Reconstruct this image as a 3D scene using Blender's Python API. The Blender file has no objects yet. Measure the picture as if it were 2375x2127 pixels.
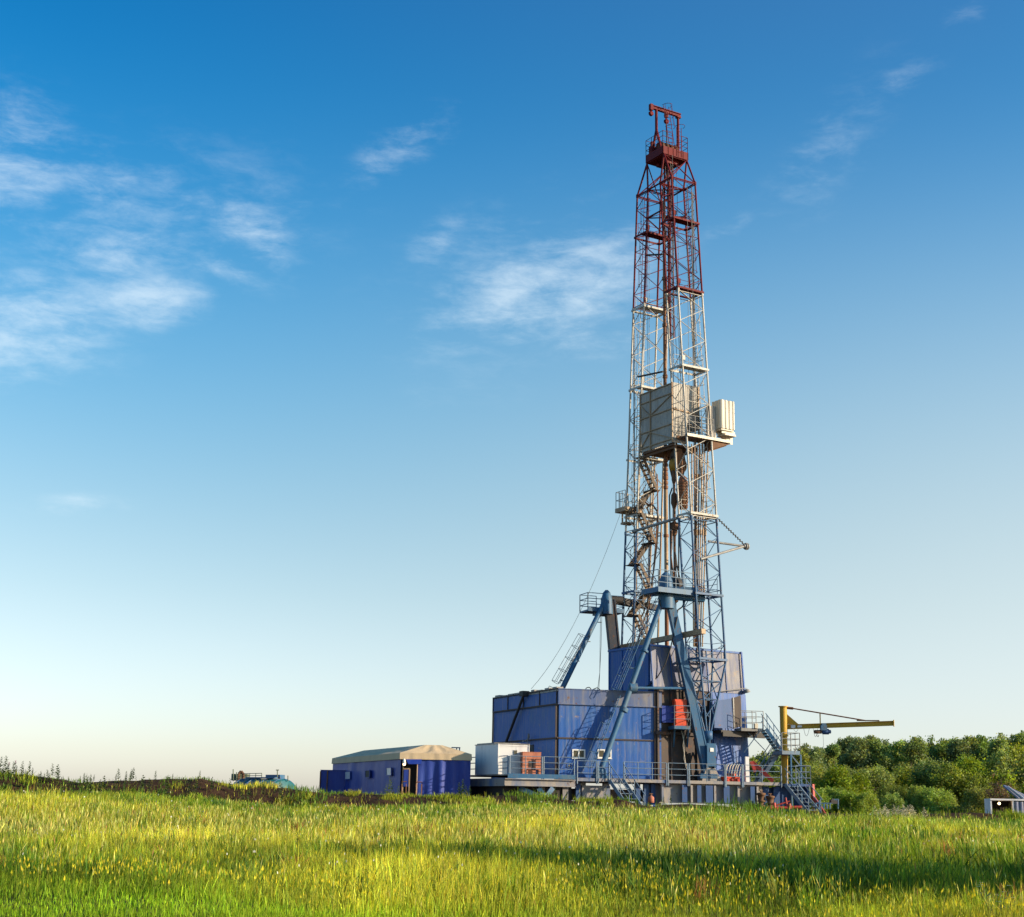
import bpy, math, random
import numpy as np
from math import radians, sin, cos, atan, atan2, sqrt, pi
from mathutils import Vector as V, Matrix

random.seed(7)
RS = np.random.RandomState(11)
scene = bpy.context.scene
COL = scene.collection

# ------------------------------------------------------------------ camera
FOC, CX, CY = 3400.0, 1187.5, 1063.5          # focal length and centre of the photograph, in its pixels
PITCH = atan((1880 - CY) / FOC); ROLL = .018
CAM = V((0, 0, 1.7))
FW = V((0, cos(PITCH), sin(PITCH))); _R0 = V((1, 0, 0)); _U0 = V((0, -sin(PITCH), cos(PITCH)))
RT = _R0 * cos(ROLL) + _U0 * sin(ROLL); UP = _U0 * cos(ROLL) - _R0 * sin(ROLL)
cam = bpy.data.cameras.new('camera'); camo = bpy.data.objects.new('camera', cam); COL.objects.link(camo)
cam.sensor_width = 36; cam.sensor_fit = 'HORIZONTAL'; cam.lens = 36 * FOC / 2375
cam.clip_start = .5; cam.clip_end = 9000
camo.matrix_world = Matrix(((RT.x, UP.x, -FW.x, CAM.x), (RT.y, UP.y, -FW.y, CAM.y), (RT.z, UP.z, -FW.z, CAM.z), (0, 0, 0, 1)))
scene.camera = camo

# ------------------------------------------------------------------ sun, sky, exposure
SUN_AZ = radians(106); SUN_EL = radians(17)     # azimuth from +Y towards +X
SUN_DIR = V((sin(SUN_AZ) * cos(SUN_EL), cos(SUN_AZ) * cos(SUN_EL), sin(SUN_EL)))
sl = bpy.data.lights.new('sun', 'SUN'); slo = bpy.data.objects.new('sun', sl); COL.objects.link(slo)
sl.energy = 5.0; sl.angle = radians(.5); sl.color = (1, .80, .56)
slo.rotation_euler = SUN_DIR.to_track_quat('Z', 'Y').to_euler(); slo.location = (60, -20, 60)
scene.view_settings.view_transform = 'Standard'; scene.view_settings.look = 'None'
scene.view_settings.gamma = 1; scene.view_settings.exposure = 0.7; scene.view_settings.use_curve_mapping = False
def ray(px, py): return FW + RT * ((px - CX) / FOC) - UP * ((py - CY) / FOC)
W = bpy.data.worlds.new('World'); scene.world = W; W.use_nodes = True
SKY_STRENGTH = .097
def build_world():
    nt = W.node_tree; bg = nt.nodes['Background']; N = nt.nodes.new; L = nt.links.new
    def math(op, a, b=None, c=None):
        n = N('ShaderNodeMath'); n.operation = op
        for i, q in enumerate((a, b, c)):
            if q is None: continue
            if isinstance(q, (int, float)): n.inputs[i].default_value = q
            else: L(q, n.inputs[i])
        return n.outputs[0]
    def mrange(v, a, b, c=0, d=1, smooth=True):
        n = N('ShaderNodeMapRange'); n.interpolation_type = 'SMOOTHSTEP' if smooth else 'LINEAR'
        for k, q in zip(('From Min', 'From Max', 'To Min', 'To Max'), (a, b, c, d)): n.inputs[k].default_value = q
        L(v, n.inputs['Value']); return n.outputs[0]
    sk = N('ShaderNodeTexSky'); sk.sky_type = 'NISHITA'; sk.sun_disc = False; sk.sun_elevation = SUN_EL; sk.sun_rotation = SUN_AZ
    tc = N('ShaderNodeTexCoord'); sx = N('ShaderNodeSeparateXYZ'); L(tc.outputs['Generated'], sx.inputs[0])
    X, Y, Z = sx.outputs
    el = math('ARCSINE', Z); az = math('ARCTAN2', X, Y)
    # clear evening air: deep blue overhead, milky towards the horizon
    rp = N('ShaderNodeValToRGB'); L(mrange(el, 0, radians(45), 0, 1, False), rp.inputs[0]); cr = rp.color_ramp; cr.interpolation = 'B_SPLINE'
    stops = SKY_STOPS
    while len(cr.elements) < len(stops): cr.elements.new(.5)
    for e, (p, c) in zip(cr.elements, stops): e.position = p / 45; e.color = (*[q / 2.5 for q in c], 1)
    mul = N('ShaderNodeMix'); mul.data_type = 'RGBA'; mul.blend_type = 'MULTIPLY'; mul.inputs['Factor'].default_value = 1
    L(sk.outputs[0], mul.inputs['A']); L(rp.outputs[0], mul.inputs['B'])
    sc2 = N('ShaderNodeVectorMath'); sc2.operation = 'SCALE'; L(mul.outputs['Result'], sc2.inputs[0]); sc2.inputs['Scale'].default_value = 2.5
    # paler towards the sun
    pale = N('ShaderNodeMix'); pale.data_type = 'RGBA'; L(sc2.outputs[0], pale.inputs['A']); pale.inputs['B'].default_value = (*[q * .095 / SKY_STRENGTH for q in (5.4, 5.9, 5.8)], 1)
    sun = N('ShaderNodeVectorMath'); sun.operation = 'DOT_PRODUCT'; L(tc.outputs['Generated'], sun.inputs[0]); sun.inputs[1].default_value = SUN_DIR
    L(math('MULTIPLY', mrange(sun.outputs['Value'], -.45, .25, 0, PALE), mrange(el, radians(28), radians(3), .10, 1)), pale.inputs['Factor'])
    # thin clouds high up: a flat layer of wisps, gathered in patches
    cv = N('ShaderNodeCombineXYZ'); L(az, cv.inputs[0]); L(math('MULTIPLY', el, 2.1), cv.inputs[1])
    def noise(scale, det, rough, dist, off):
        mp = N('ShaderNodeMapping'); mp.inputs['Location'].default_value = off; mp.inputs['Rotation'].default_value = (0, 0, radians(-14)); mp.inputs['Scale'].default_value = (1.0, 1.3, 1); L(cv.outputs[0], mp.inputs['Vector'])
        n = N('ShaderNodeTexNoise'); n.inputs['Scale'].default_value = scale; n.inputs['Detail'].default_value = det; n.inputs['Roughness'].default_value = rough; n.inputs['Distortion'].default_value = dist
        L(mp.outputs[0], n.inputs['Vector']); return n.outputs['Fac']
    fine = noise(30, 9, .66, .25, (3, 1, 0)); mid = noise(9, 6, .6, .4, (0, 7, 2))
    tot = None
    for (px, py, rx, ry, rot, st) in CLOUDS:
        k = 2375 / 2032; d = ray(px * k, py * k).normalized(); e0 = math_asin(d.z); a0 = atan2(d.x, d.y)
        da = math('SUBTRACT', az, a0); de = math('SUBTRACT', el, e0); c, s = cos(radians(rot)), sin(radians(rot))
        ra = rx * k / FOC / cos(e0); re = ry * k / FOC
        p = math('ADD', math('MULTIPLY', da, c / ra), math('MULTIPLY', de, s / ra)); q = math('SUBTRACT', math('MULTIPLY', de, c / re), math('MULTIPLY', da, s / re))
        rr = math('SQRT', math('ADD', math('MULTIPLY', p, p), math('MULTIPLY', q, q)))
        w = math('MULTIPLY', mrange(rr, 1.5, .05), st)
        tot = w if tot is None else math('MAXIMUM', tot, w)
    nz = math('MULTIPLY_ADD', mid, .56, math('MULTIPLY', fine, .50))
    dens = math('MULTIPLY', mrange(math('MULTIPLY_ADD', tot, .26, nz), .54, .98, 0, 1, True), mrange(tot, .0, .8))
    cl = N('ShaderNodeMix'); cl.data_type = 'RGBA'; L(pale.outputs['Result'], cl.inputs['A']); cl.inputs['B'].default_value = (*[q * .1 / SKY_STRENGTH for q in (5.6, 6.4, 6.9)], 1)
    L(math('MULTIPLY', dens, .62), cl.inputs['Factor'])
    L(cl.outputs['Result'], bg.inputs['Color']); bg.inputs['Strength'].default_value = SKY_STRENGTH
def math_asin(x): return math.asin(x)
# (px, py, rx, ry, tilt, strength) of each patch in a 2032 wide print, turned into directions of the sky
CLOUDS = [(20, 330, 150, 180, 0, .74), (60, 650, 260, 140, 20, .76), (240, 500, 190, 70, 10, .75), (505, 465, 130, 90, -35, .70), (440, 520, 120, 50, -20, .65),
          (800, 290, 150, 60, 32, .62), (885, 243, 60, 30, 0, .5), (1090, 575, 330, 135, 18, .82), (870, 480, 90, 60, 35, .6), (1615, 310, 200, 75, 48, .42),
          (1790, 160, 100, 50, 25, .42), (1450, 450, 80, 32, 10, .45), (150, 1000, 130, 34, 8, .55), (280, 600, 170, 75, 10, .75), (1180, 680, 150, 45, 5, .6),
          (330, 1270, 420, 30, -3, .22), (1920, 30, 70, 40, 20, .4), (200, 360, 150, 90, -20, .6), (260, 440, 460, 190, 8, .5), (1000, 480, 330, 120, 20, .4), (1650, 300, 240, 90, 48, .38), (900, 780, 200, 40, 3, .3)]
SKY_STOPS = [(0, (1.36, 1.42, 2.02)), (2, (1.32, 1.37, 1.76)), (8, (1.26, 1.18, 1.10)), (16, (.68, 1.20, 1.32)), (24, (.10, .94, 1.40)), (32, (.0, .66, 1.22)), (45, (.0, .62, 1.2))]
PALE = .50
build_world()


# ------------------------------------------------------------------ coordinates
def at(px, py, Y):
    d = ray(px, py); return CAM + d * (Y / d.y)
def onplane(px, py, P, n):
    d = ray(px, py); return CAM + d * ((P - CAM).dot(n) / d.dot(n))
def z_at(px, py, Y): return at(px, py, Y).z
_A = radians(31); TV = V((cos(_A), sin(_A), 0)); TU = V((-sin(_A), cos(_A), 0)); TO = V((12.873, 99, 0))
def T(u, v, z): return TO + TU * u + TV * v + V((0, 0, z))          # frame of the mast
def Uz(px, py, v0=0):
    q = onplane(px, py, T(0, v0, 0), TV) if False else onplane(px, py, T(0, v0, 0), TV); w = q - TO
    return w.dot(TU), q.z
def Vz(px, py, u0=0):
    q = onplane(px, py, T(u0, 0, 0), TU); w = q - TO
    return w.dot(TV), q.z
_B = radians(12.4); DS = V((cos(_B), sin(_B), 0)); DT = V((-sin(_B), cos(_B), 0)); DO = V((.16, 96, 0))
def D(s, t, z): return DO + DS * s + DT * t + V((0, 0, z))          # frame of the deck
def Sz(px, py, t0=0):
    q = onplane(px, py, D(0, t0, 0), DT); w = q - DO
    return w.dot(DS), q.z
DECK = 3.77
Zv = V((0, 0, 1))

# ------------------------------------------------------------------ mesh building
class MB:
    def __init__(s): s.v = []; s.f = []; s.mi = []; s.sm = []; s.m = 0
    def add(s, vs, fs, smooth=False):
        b = len(s.v); s.v += [tuple(p) for p in vs]
        for f in fs: s.f.append(tuple(b + i for i in f)); s.mi.append(s.m); s.sm.append(smooth)
    def slab(s, pts, off):
        n = len(pts); off = V(off); a = [V(p) for p in pts]; b = [p + off for p in a]
        nrm = (a[1] - a[0]).cross(a[2] - a[0])
        if nrm.dot(off) > 0: a.reverse(); b.reverse()
        s.add(a + b, [tuple(range(n)), tuple(reversed(range(n, 2 * n)))] + [(i, i + n, (i + 1) % n + n, (i + 1) % n) for i in range(n)])
    def obox(s, P, dx, dy, dz):            # corner plus three edge vectors
        P = V(P); dx = V(dx); dy = V(dy); s.slab([P, P + dx, P + dx + dy, P + dy], dz)
    def tube(s, p, q, r, n=6, r2=None, cap=True):
        p = V(p); q = V(q); r2 = r if r2 is None else r2
        d = (q - p)
        if d.length < 1e-5: return
        d.normalize(); a = d.orthogonal().normalized(); b = d.cross(a)
        vs = []
        for c, rr in ((p, r), (q, r2)):
            for k in range(n):
                t = 2 * pi * k / n; vs.append(c + a * (rr * cos(t)) + b * (rr * sin(t)))
        s.add(vs, [(k, (k + 1) % n, (k + 1) % n + n, k + n) for k in range(n)], True)
        if cap: s.add(vs, [tuple(reversed(range(n))), tuple(range(n, 2 * n))])
    def path(s, pts, r, n=6):
        for a, b in zip(pts, pts[1:]): s.tube(a, b, r, n)
    def beam(s, p, q, w, h, up=Zv):        # rectangular section: w across, h along up
        p = V(p); q = V(q); d = (q - p).normalized(); sd = d.cross(V(up))
        if sd.length < 1e-4: sd = V((1, 0, 0))
        sd.normalize(); u2 = sd.cross(d).normalized(); a = sd * w / 2; b = u2 * h / 2
        s.slab([p - a - b, p + a - b, p + a + b, p - a + b], q - p)
    def ibeam(s, p, q, w, h, t=.03, up=Zv):
        p = V(p); q = V(q); d = (q - p).normalized(); sd = d.cross(V(up)).normalized(); u2 = sd.cross(d).normalized()
        s.beam(p + u2 * (h / 2 - t / 2), q + u2 * (h / 2 - t / 2), w, t, up); s.beam(p - u2 * (h / 2 - t / 2), q - u2 * (h / 2 - t / 2), w, t, up)
        s.beam(p, q, t, h - 2 * t, up)
    def lathe(s, c, axis, prof, n=20):     # prof: (distance along axis, radius)
        c = V(c); ax = V(axis).normalized(); a = ax.orthogonal().normalized(); b = ax.cross(a); vs = []
        for h, r in prof:
            for k in range(n):
                t = 2 * pi * k / n; vs.append(c + ax * h + a * (r * cos(t)) + b * (r * sin(t)))
        fs = []
        for i in range(len(prof) - 1):
            for k in range(n): fs.append((i * n + k, i * n + (k + 1) % n, (i + 1) * n + (k + 1) % n, (i + 1) * n + k))
        s.add(vs, fs, True); m = len(prof) - 1
        s.add(vs, [tuple(reversed(range(n))), tuple(m * n + k for k in range(n))])
    def corr(s, P0, P1, z0, z1, pitch=.22, dep=.05, out=None):   # corrugated sheet wall with real thickness
        P0 = V(P0); P1 = V(P1); d = P1 - P0; L = V((d.x, d.y, 0)).length; n = max(2, int(L / pitch * 4)); dn = d.normalized()
        nr = V((dn.y, -dn.x, 0)) if out is None else V(out)
        wave = [0, 1, 1, 0]; top = []; bot = []; tb = []; bb = []
        for i in range(n + 1):
            o = nr * (dep * wave[i % 4]); f = i / n
            za = z0[0] + (z0[1] - z0[0]) * f if isinstance(z0, tuple) else z0
            zb = z1[0] + (z1[1] - z1[0]) * f if isinstance(z1, tuple) else z1
            p = P0 + d * f + o; bk = nr * -.03
            bot.append(V((p.x, p.y, za))); top.append(V((p.x, p.y, zb))); bb.append(V((p.x, p.y, za)) + bk); tb.append(V((p.x, p.y, zb)) + bk)
        m = n + 1; fs = []
        for i in range(n):
            fs += [(i, i + 1, m + i + 1, m + i), (2 * m + i + 1, 2 * m + i, 3 * m + i, 3 * m + i + 1), (m + i, m + i + 1, 3 * m + i + 1, 3 * m + i), (i + 1, i, 2 * m + i, 2 * m + i + 1)]
        fs += [(0, m, 3 * m, 2 * m), (n, 2 * m + n, 3 * m + n, m + n)]
        s.add(bot + top + bb + tb, fs)
    def rail(s, pts, h=1.1, n=3, step=1.5, r=.028, kick=0):
        pts = [V(p) for p in pts]
        for a, b in zip(pts, pts[1:]):
            L = (b - a).length; k = max(1, int(round(L / step)))
            for i in range(k + 1):
                p = a.lerp(b, i / k); s.tube(p, p + Zv * h, r, 5)
            for i in range(n): o = Zv * (h * (i + 1) / n); s.tube(a + o, b + o, r * .85, 5)
            if kick: s.beam(a + Zv * kick / 2, b + Zv * kick / 2, .02, kick)
    def ladder(s, p, q, side, w=.45, step=.32, r=.025, cage=None, cr=.38):
        p = V(p); q = V(q); side = V(side).normalized() * w / 2
        s.tube(p - side, q - side, r, 5); s.tube(p + side, q + side, r, 5)
        L = (q - p).length; k = int(L / step)
        for i in range(1, k): c = p.lerp(q, i / k); s.tube(c - side, c + side, r * .7, 4, cap=False)
        if cage is not None:
            cg = V(cage).normalized(); m = int(L / .95)
            hoops = []
            for i in range(2, m + 1):
                c = p.lerp(q, i / max(1, m)); pts = []
                for j in range(7):
                    t = pi * (j / 6); pts.append(c + side.normalized() * (-cr * cos(t)) + cg * (cr * 1.5 * sin(t)))
                hoops.append(pts); s.path(pts, r * .7, 4)
            if hoops:
                for j in (1, 3, 5): s.tube(hoops[0][j], hoops[-1][j], r * .7, 4)
    def stairs(s, top, bot, wdir, w=.8, n=9, rails=True, tr=.26, m_str=0, m_tread=0, rr=.025):
        top = V(top); bot = V(bot); wd = V(wdir).normalized(); d = (bot - top); run = V((d.x, d.y, 0)).normalized()
        s.m = m_str
        for sd in (-1, 1): o = wd * (sd * w / 2); s.beam(top + o, bot + o, .05, .24)
        s.m = m_tread
        for i in range(n):
            c = top + d * ((i + .5) / n); s.beam(c - wd * (w / 2 - .03), c + wd * (w / 2 - .03), tr, .035)
        s.m = m_str
        if rails:
            for sd in (-1, 1):
                o = wd * (sd * w / 2); s.tube(top + o + Zv * 1.05, bot + o + Zv * 1.05, rr, 5); s.tube(top + o + Zv * .55, bot + o + Zv * .55, rr * .8, 5)
                for i in range(3): c = top.lerp(bot, .08 + .42 * i) + o; s.tube(c, c + Zv * 1.05, rr, 5)
    def build(s, name, mats, parent=None, origin=None):
        me = bpy.data.meshes.new(name); o = bpy.data.objects.new(name, me); COL.objects.link(o)
        if parent is not None: org = wloc(parent)
        else: org = V(origin) if origin is not None else V((0, 0, 0)); o.location = org
        me.from_pydata([(p[0] - org.x, p[1] - org.y, p[2] - org.z) for p in s.v], [], s.f)
        if not isinstance(mats, (list, tuple)): mats = [mats]
        for m in mats: me.materials.append(m)
        me.polygons.foreach_set('material_index', s.mi); me.polygons.foreach_set('use_smooth', s.sm); me.update()
        if parent is not None: o.parent = parent
        return o

def wloc(o):
    p = V((0, 0, 0))
    while o is not None: p += o.location; o = o.parent
    return p
def tag(o, label, cat, group=None, kind=None):
    if label: o['label'] = label
    if cat: o['category'] = cat
    if group: o['group'] = group
    if kind: o['kind'] = kind
    return o
def thing(name, loc, label, cat, group=None):
    o = bpy.data.objects.new(name, None); COL.objects.link(o); o.location = loc; o.empty_display_size = .3
    return tag(o, label, cat, group)
def copy_tree(o, loc, rot=0, scale=1, label=None):
    c = o.copy(); COL.objects.link(c); c.location = loc; c.rotation_euler = (0, 0, rot); c.scale = (scale,) * 3 if not isinstance(scale, tuple) else scale
    if label: c['label'] = label
    for ch in o.children:
        k = ch.copy(); COL.objects.link(k); k.parent = c
    return c

# ------------------------------------------------------------------ materials
def nodes(name):
    m = bpy.data.materials.new(name); m.use_nodes = True; nt = m.node_tree; b = nt.nodes['Principled BSDF']
    return m, nt, b
def paint(name, col, col2, scale=1.5, mix=.5, rough=.5, metal=0, streak=1.0, bump=.15, rust=0, rustcol=(.13, .055, .025), spec=.4, ribs=0, drip=None):
    """weathered paint: two tones broken up by noise, vertical streaks, patches of rust"""
    m, nt, b = nodes(name); N = nt.nodes.new; L = nt.links.new
    tc = N('ShaderNodeTexCoord'); mp = N('ShaderNodeMapping'); mp.inputs['Scale'].default_value = (scale, scale, scale * .25 * streak + scale * (1 - streak))
    L(tc.outputs['Object'], mp.inputs['Vector'])
    n1 = N('ShaderNodeTexNoise'); n1.inputs['Scale'].default_value = 1.3; n1.inputs['Detail'].default_value = 9; n1.inputs['Roughness'].default_value = .68
    L(mp.outputs[0], n1.inputs['Vector'])
    r1 = N('ShaderNodeMapRange'); r1.inputs['From Min'].default_value = .62 - mix * .34; r1.inputs['From Max'].default_value = .86 - mix * .34
    L(n1.outputs['Fac'], r1.inputs['Value'])
    mx = N('ShaderNodeMix'); mx.data_type = 'RGBA'; mx.inputs['A'].default_value = (*col, 1); mx.inputs['B'].default_value = (*col2, 1); L(r1.outputs[0], mx.inputs['Factor'])
    out = mx.outputs['Result']
    if rust:
        n2 = N('ShaderNodeTexNoise'); n2.inputs['Scale'].default_value = 2.7 * scale; n2.inputs['Detail'].default_value = 8; n2.inputs['Roughness'].default_value = .7
        L(tc.outputs['Object'], n2.inputs['Vector'])
        r2 = N('ShaderNodeMapRange'); r2.inputs['From Min'].default_value = .66 - rust * .3; r2.inputs['From Max'].default_value = .74 - rust * .3; L(n2.outputs['Fac'], r2.inputs['Value'])
        m2 = N('ShaderNodeMix'); m2.data_type = 'RGBA'; L(out, m2.inputs['A']); m2.inputs['B'].default_value = (*rustcol, 1); L(r2.outputs[0], m2.inputs['Factor']); out = m2.outputs['Result']
    if drip:                               # runs of pale dust and rust water down the sheets
        m3 = N('ShaderNodeMapping'); m3.inputs['Scale'].default_value = (4.2, 4.2, .34); L(tc.outputs['Object'], m3.inputs['Vector'])
        n3 = N('ShaderNodeTexNoise'); n3.inputs['Scale'].default_value = 1.6; n3.inputs['Detail'].default_value = 7; n3.inputs['Roughness'].default_value = .62; n3.inputs['Distortion'].default_value = .2; L(m3.outputs[0], n3.inputs['Vector'])
        r3 = N('ShaderNodeMapRange'); r3.inputs['From Min'].default_value = .50; r3.inputs['From Max'].default_value = .74; r3.inputs['To Max'].default_value = .75; L(n3.outputs['Fac'], r3.inputs['Value'])
        x3 = N('ShaderNodeMix'); x3.data_type = 'RGBA'; L(out, x3.inputs['A']); x3.inputs['B'].default_value = (*drip, 1); L(r3.outputs[0], x3.inputs['Factor']); out = x3.outputs['Result']
    L(out, b.inputs['Base Color'])
    b.inputs['Metallic'].default_value = metal; b.inputs['Specular IOR Level'].default_value = spec
    rr = N('ShaderNodeMapRange'); rr.inputs['To Min'].default_value = rough - .1; rr.inputs['To Max'].default_value = min(1, rough + .25); L(n1.outputs['Fac'], rr.inputs['Value']); L(rr.outputs[0], b.inputs['Roughness'])
    h = n1.outputs['Fac']
    if ribs:
        sx = N('ShaderNodeSeparateXYZ'); L(tc.outputs['Object'], sx.inputs[0]); ad = N('ShaderNodeMath'); ad.operation = 'MULTIPLY_ADD'; L(sx.outputs['Y'], ad.inputs[0]); ad.inputs[1].default_value = .37; L(sx.outputs['X'], ad.inputs[2])
        ml = N('ShaderNodeMath'); ml.operation = 'MULTIPLY'; L(ad.outputs[0], ml.inputs[0]); ml.inputs[1].default_value = ribs
        sn = N('ShaderNodeMath'); sn.operation = 'SINE'; L(ml.outputs[0], sn.inputs[0]); a2 = N('ShaderNodeMath'); a2.operation = 'MULTIPLY_ADD'; L(sn.outputs[0], a2.inputs[0]); a2.inputs[1].default_value = .25; L(h, a2.inputs[2]); h = a2.outputs[0]
    bp = N('ShaderNodeBump'); bp.inputs['Strength'].default_value = bump; bp.inputs['Distance'].default_value = .05; L(h, bp.inputs['Height']); L(bp.outputs[0], b.inputs['Normal'])
    return m
def flat(name, col, rough=.6, metal=0):
    m, nt, b = nodes(name); N = nt.nodes.new; L = nt.links.new
    n = N('ShaderNodeTexNoise'); n.inputs['Scale'].default_value = 3; n.inputs['Detail'].default_value = 5
    tc = N('ShaderNodeTexCoord'); L(tc.outputs['Object'], n.inputs['Vector'])
    mx = N('ShaderNodeMix'); mx.data_type = 'RGBA'; mx.inputs['A'].default_value = (*[c * .7 for c in col], 1); mx.inputs['B'].default_value = (*[min(1, c * 1.25) for c in col], 1)
    L(n.outputs['Fac'], mx.inputs['Factor']); L(mx.outputs['Result'], b.inputs['Base Color']); b.inputs['Roughness'].default_value = rough; b.inputs['Metallic'].default_value = metal
    return m
def lamp_mat(name, col, strength):
    m, nt, b = nodes(name); b.inputs['Emission Color'].default_value = (*col, 1); b.inputs['Emission Strength'].default_value = strength; return m
def leafmat(name, tint=(1, 1, 1), trans=.35, rough=.55, spec=.3, objvar=False):
    """leaf colour comes from the 'col' attribute (each blade and leaf its own colour)"""
    m, nt, b = nodes(name); N = nt.nodes.new; L = nt.links.new
    at_ = N('ShaderNodeAttribute'); at_.attribute_name = 'col'
    mu = N('ShaderNodeMix'); mu.data_type = 'RGBA'; mu.blend_type = 'MULTIPLY'; mu.inputs['Factor'].default_value = 1; L(at_.outputs['Color'], mu.inputs['A']); mu.inputs['B'].default_value = (*tint, 1)
    if objvar:                             # every tree its own shade of green
        oi = N('ShaderNodeObjectInfo'); hs = N('ShaderNodeHueSaturation'); L(mu.outputs['Result'], hs.inputs['Color'])
        for k, (c0, c1) in (('Hue', (.475, .52)), ('Value', (.78, 1.3)), ('Saturation', (.8, 1.1))):
            mr = N('ShaderNodeMapRange'); mr.inputs['To Min'].default_value = c0; mr.inputs['To Max'].default_value = c1; wn = N('ShaderNodeTexWhiteNoise'); wn.noise_dimensions = '1D'; ma = N('ShaderNodeMath'); ma.operation = 'MULTIPLY_ADD'; L(oi.outputs['Random'], ma.inputs[0]); ma.inputs[1].default_value = 97.3; ma.inputs[2].default_value = len(k) * 3.1; L(ma.outputs[0], wn.inputs['W']); L(wn.outputs['Value'], mr.inputs['Value']); L(mr.outputs[0], hs.inputs[k])
        mu = hs; mu_out = hs.outputs['Color']
    else: mu_out = mu.outputs['Result']
    L(mu_out, b.inputs['Base Color']); b.inputs['Roughness'].default_value = rough; b.inputs['Specular IOR Level'].default_value = spec
    tr = N('ShaderNodeBsdfTranslucent'); m3 = N('ShaderNodeMix'); m3.data_type = 'RGBA'; m3.blend_type = 'MULTIPLY'; m3.inputs['Factor'].default_value = 1; L(mu_out, m3.inputs['A']); m3.inputs['B'].default_value = (1.25, 1.2, .5, 1)
    L(m3.outputs['Result'], tr.inputs['Color']); ms = N('ShaderNodeMixShader'); ms.inputs[0].default_value = trans
    L(b.outputs[0], ms.inputs[1]); L(tr.outputs[0], ms.inputs[2]); L(ms.outputs[0], nt.nodes['Material Output'].inputs['Surface'])
    return m

M = {}
M['red'] = paint('dark_red_paint', (.105, .007, .010), (.14, .018, .016), 1.2, .4, .55, spec=.15, rust=.18, rustcol=(.09, .035, .02))
M['white'] = paint('off_white_mast_paint', (.46, .445, .40), (.32, .29, .24), 1.5, .45, .55, rust=.32, rustcol=(.22, .13, .07))
M['mblue'] = paint('mast_blue_paint', (.022, .085, .20), (.05, .11, .17), 1.5, .5, .5, rust=.3)
M['sblue'] = paint('steel_blue_paint', (.024, .105, .22), (.09, .14, .18), 1.3, .5, .48, rust=.25)
M['wall'] = paint('blue_sheet_wall', (.010, .085, .33), (.06, .135, .29), .8, .42, .5, streak=.6, rust=.14, rustcol=(.22, .19, .19), bump=.25, ribs=14, drip=(.16, .165, .22))
M['walldirtlit'] = paint('sunlit_dusty_blue_sheet', (.12, .12, .145), (.028, .065, .20), 1.0, .55, .5, rust=.28, rustcol=(.17, .13, .11), bump=.25, ribs=14, drip=(.20, .19, .20))  # dusty wall sheet, greyed in colour for the sunlit front
M['parapet'] = paint('greyed_blue_sheet', (.065, .11, .25), (.18, .18, .20), .9, .5, .5, rust=.22, bump=.25, drip=(.24, .22, .20))
M['girder'] = paint('dusty_sunlit_girder_paint', (.30, .27, .24), (.06, .12, .25), .9, .5, .6, rust=.15)  # dusty blue girders with the beige of sunlight mixed into the paint
M['girderblue'] = paint('girder_blue_and_shade', (.022, .07, .20), (.05, .10, .2), 1.2, .4, .55, rust=.22)  # girder blue, also the tone of plates and panels in shade
M['darkblue'] = paint('near_black_blue_paint', (.028, .038, .06), (.06, .05, .045), 1.5, .5, .6, rust=.3)  # near-black blue broken by brown
M['stair'] = paint('grimy_stair_steel', (.10, .075, .055), (.17, .12, .08), 2, .5, .7, rust=.2)
M['dark'] = flat('dark_steel', (.028, .025, .024), .7)
M['brown'] = paint('brown_pipe', (.17, .065, .028), (.26, .12, .05), 1.2, .5, .55, rust=.3, rustcol=(.07, .03, .015))
M['tan'] = paint('tan_pipe', (.36, .25, .15), (.22, .13, .07), 2, .5, .55, rust=.2)
M['rust'] = paint('rusty_steel', (.11, .055, .03), (.18, .095, .05), 1.6, .5, .75)
M['rustshadewall'] = paint('brown_board_and_shade', (.06, .045, .038), (.05, .045, .055), 1, .5, .7, rust=.3)  # brown boards, darkened to hold the shade of the recess below the shelter
M['cabin'] = paint('grey_corrugated_sheet', (.40, .385, .35), (.28, .26, .23), 1.8, .45, .55, rust=.2, rustcol=(.2, .13, .08), drip=(.24, .20, .15))
M['cream'] = paint('cream_corrugated_sheet', (.58, .53, .43), (.42, .37, .28), 1.5, .4, .5, rust=.2, rustcol=(.3, .2, .12))
M['grey'] = paint('grey_steel', (.25, .25, .24), (.16, .15, .14), 2, .5, .5, rust=.2)
M['railing'] = paint('railing_paint', (.14, .22, .31), (.2, .22, .23), 3, .5, .5, rust=.25)
M['yellow'] = paint('crane_yellow', (.50, .29, .02), (.38, .21, .03), 1.5, .4, .5, rust=.16)
M['orange'] = paint('orange_red_paint', (.62, .07, .025), (.45, .06, .03), 1.3, .4, .5, rust=.15)
M['salmon'] = paint('faded_orange_paint', (.45, .17, .10), (.33, .11, .07), 2, .5, .6, rust=.25)
M['redpipe'] = paint('red_pipe_paint', (.42, .045, .035), (.3, .05, .04), 2, .5, .5, rust=.2)
M['cabwhite'] = paint('white_cabin_paint', (.66, .66, .66), (.5, .5, .52), .9, .35, .45, rust=.12, rustcol=(.4, .36, .33))
M['winframe'] = flat('white_window_frame', (.72, .72, .7), .4)
M['glass'], _nt, _b = nodes('dusty_glass'); _b.inputs['Base Color'].default_value = (.09, .085, .06, 1); _b.inputs['Roughness'].default_value = .15
M['tarpblue'] = paint('blue_tarpaulin', (.012, .036, .25), (.03, .065, .30), 1.2, .5, .42, bump=.5)
M['canvas'] = paint('beige_canvas', (.56, .43, .27), (.46, .36, .24), 1.2, .5, .8, bump=.35)
M['canvasclear'] = flat('pale_tent_window', (.5, .5, .52), .3)
M['teal'] = paint('teal_tank_paint', (.008, .10, .12), (.02, .14, .14), 1.2, .5, .45, rust=.2)
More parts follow.
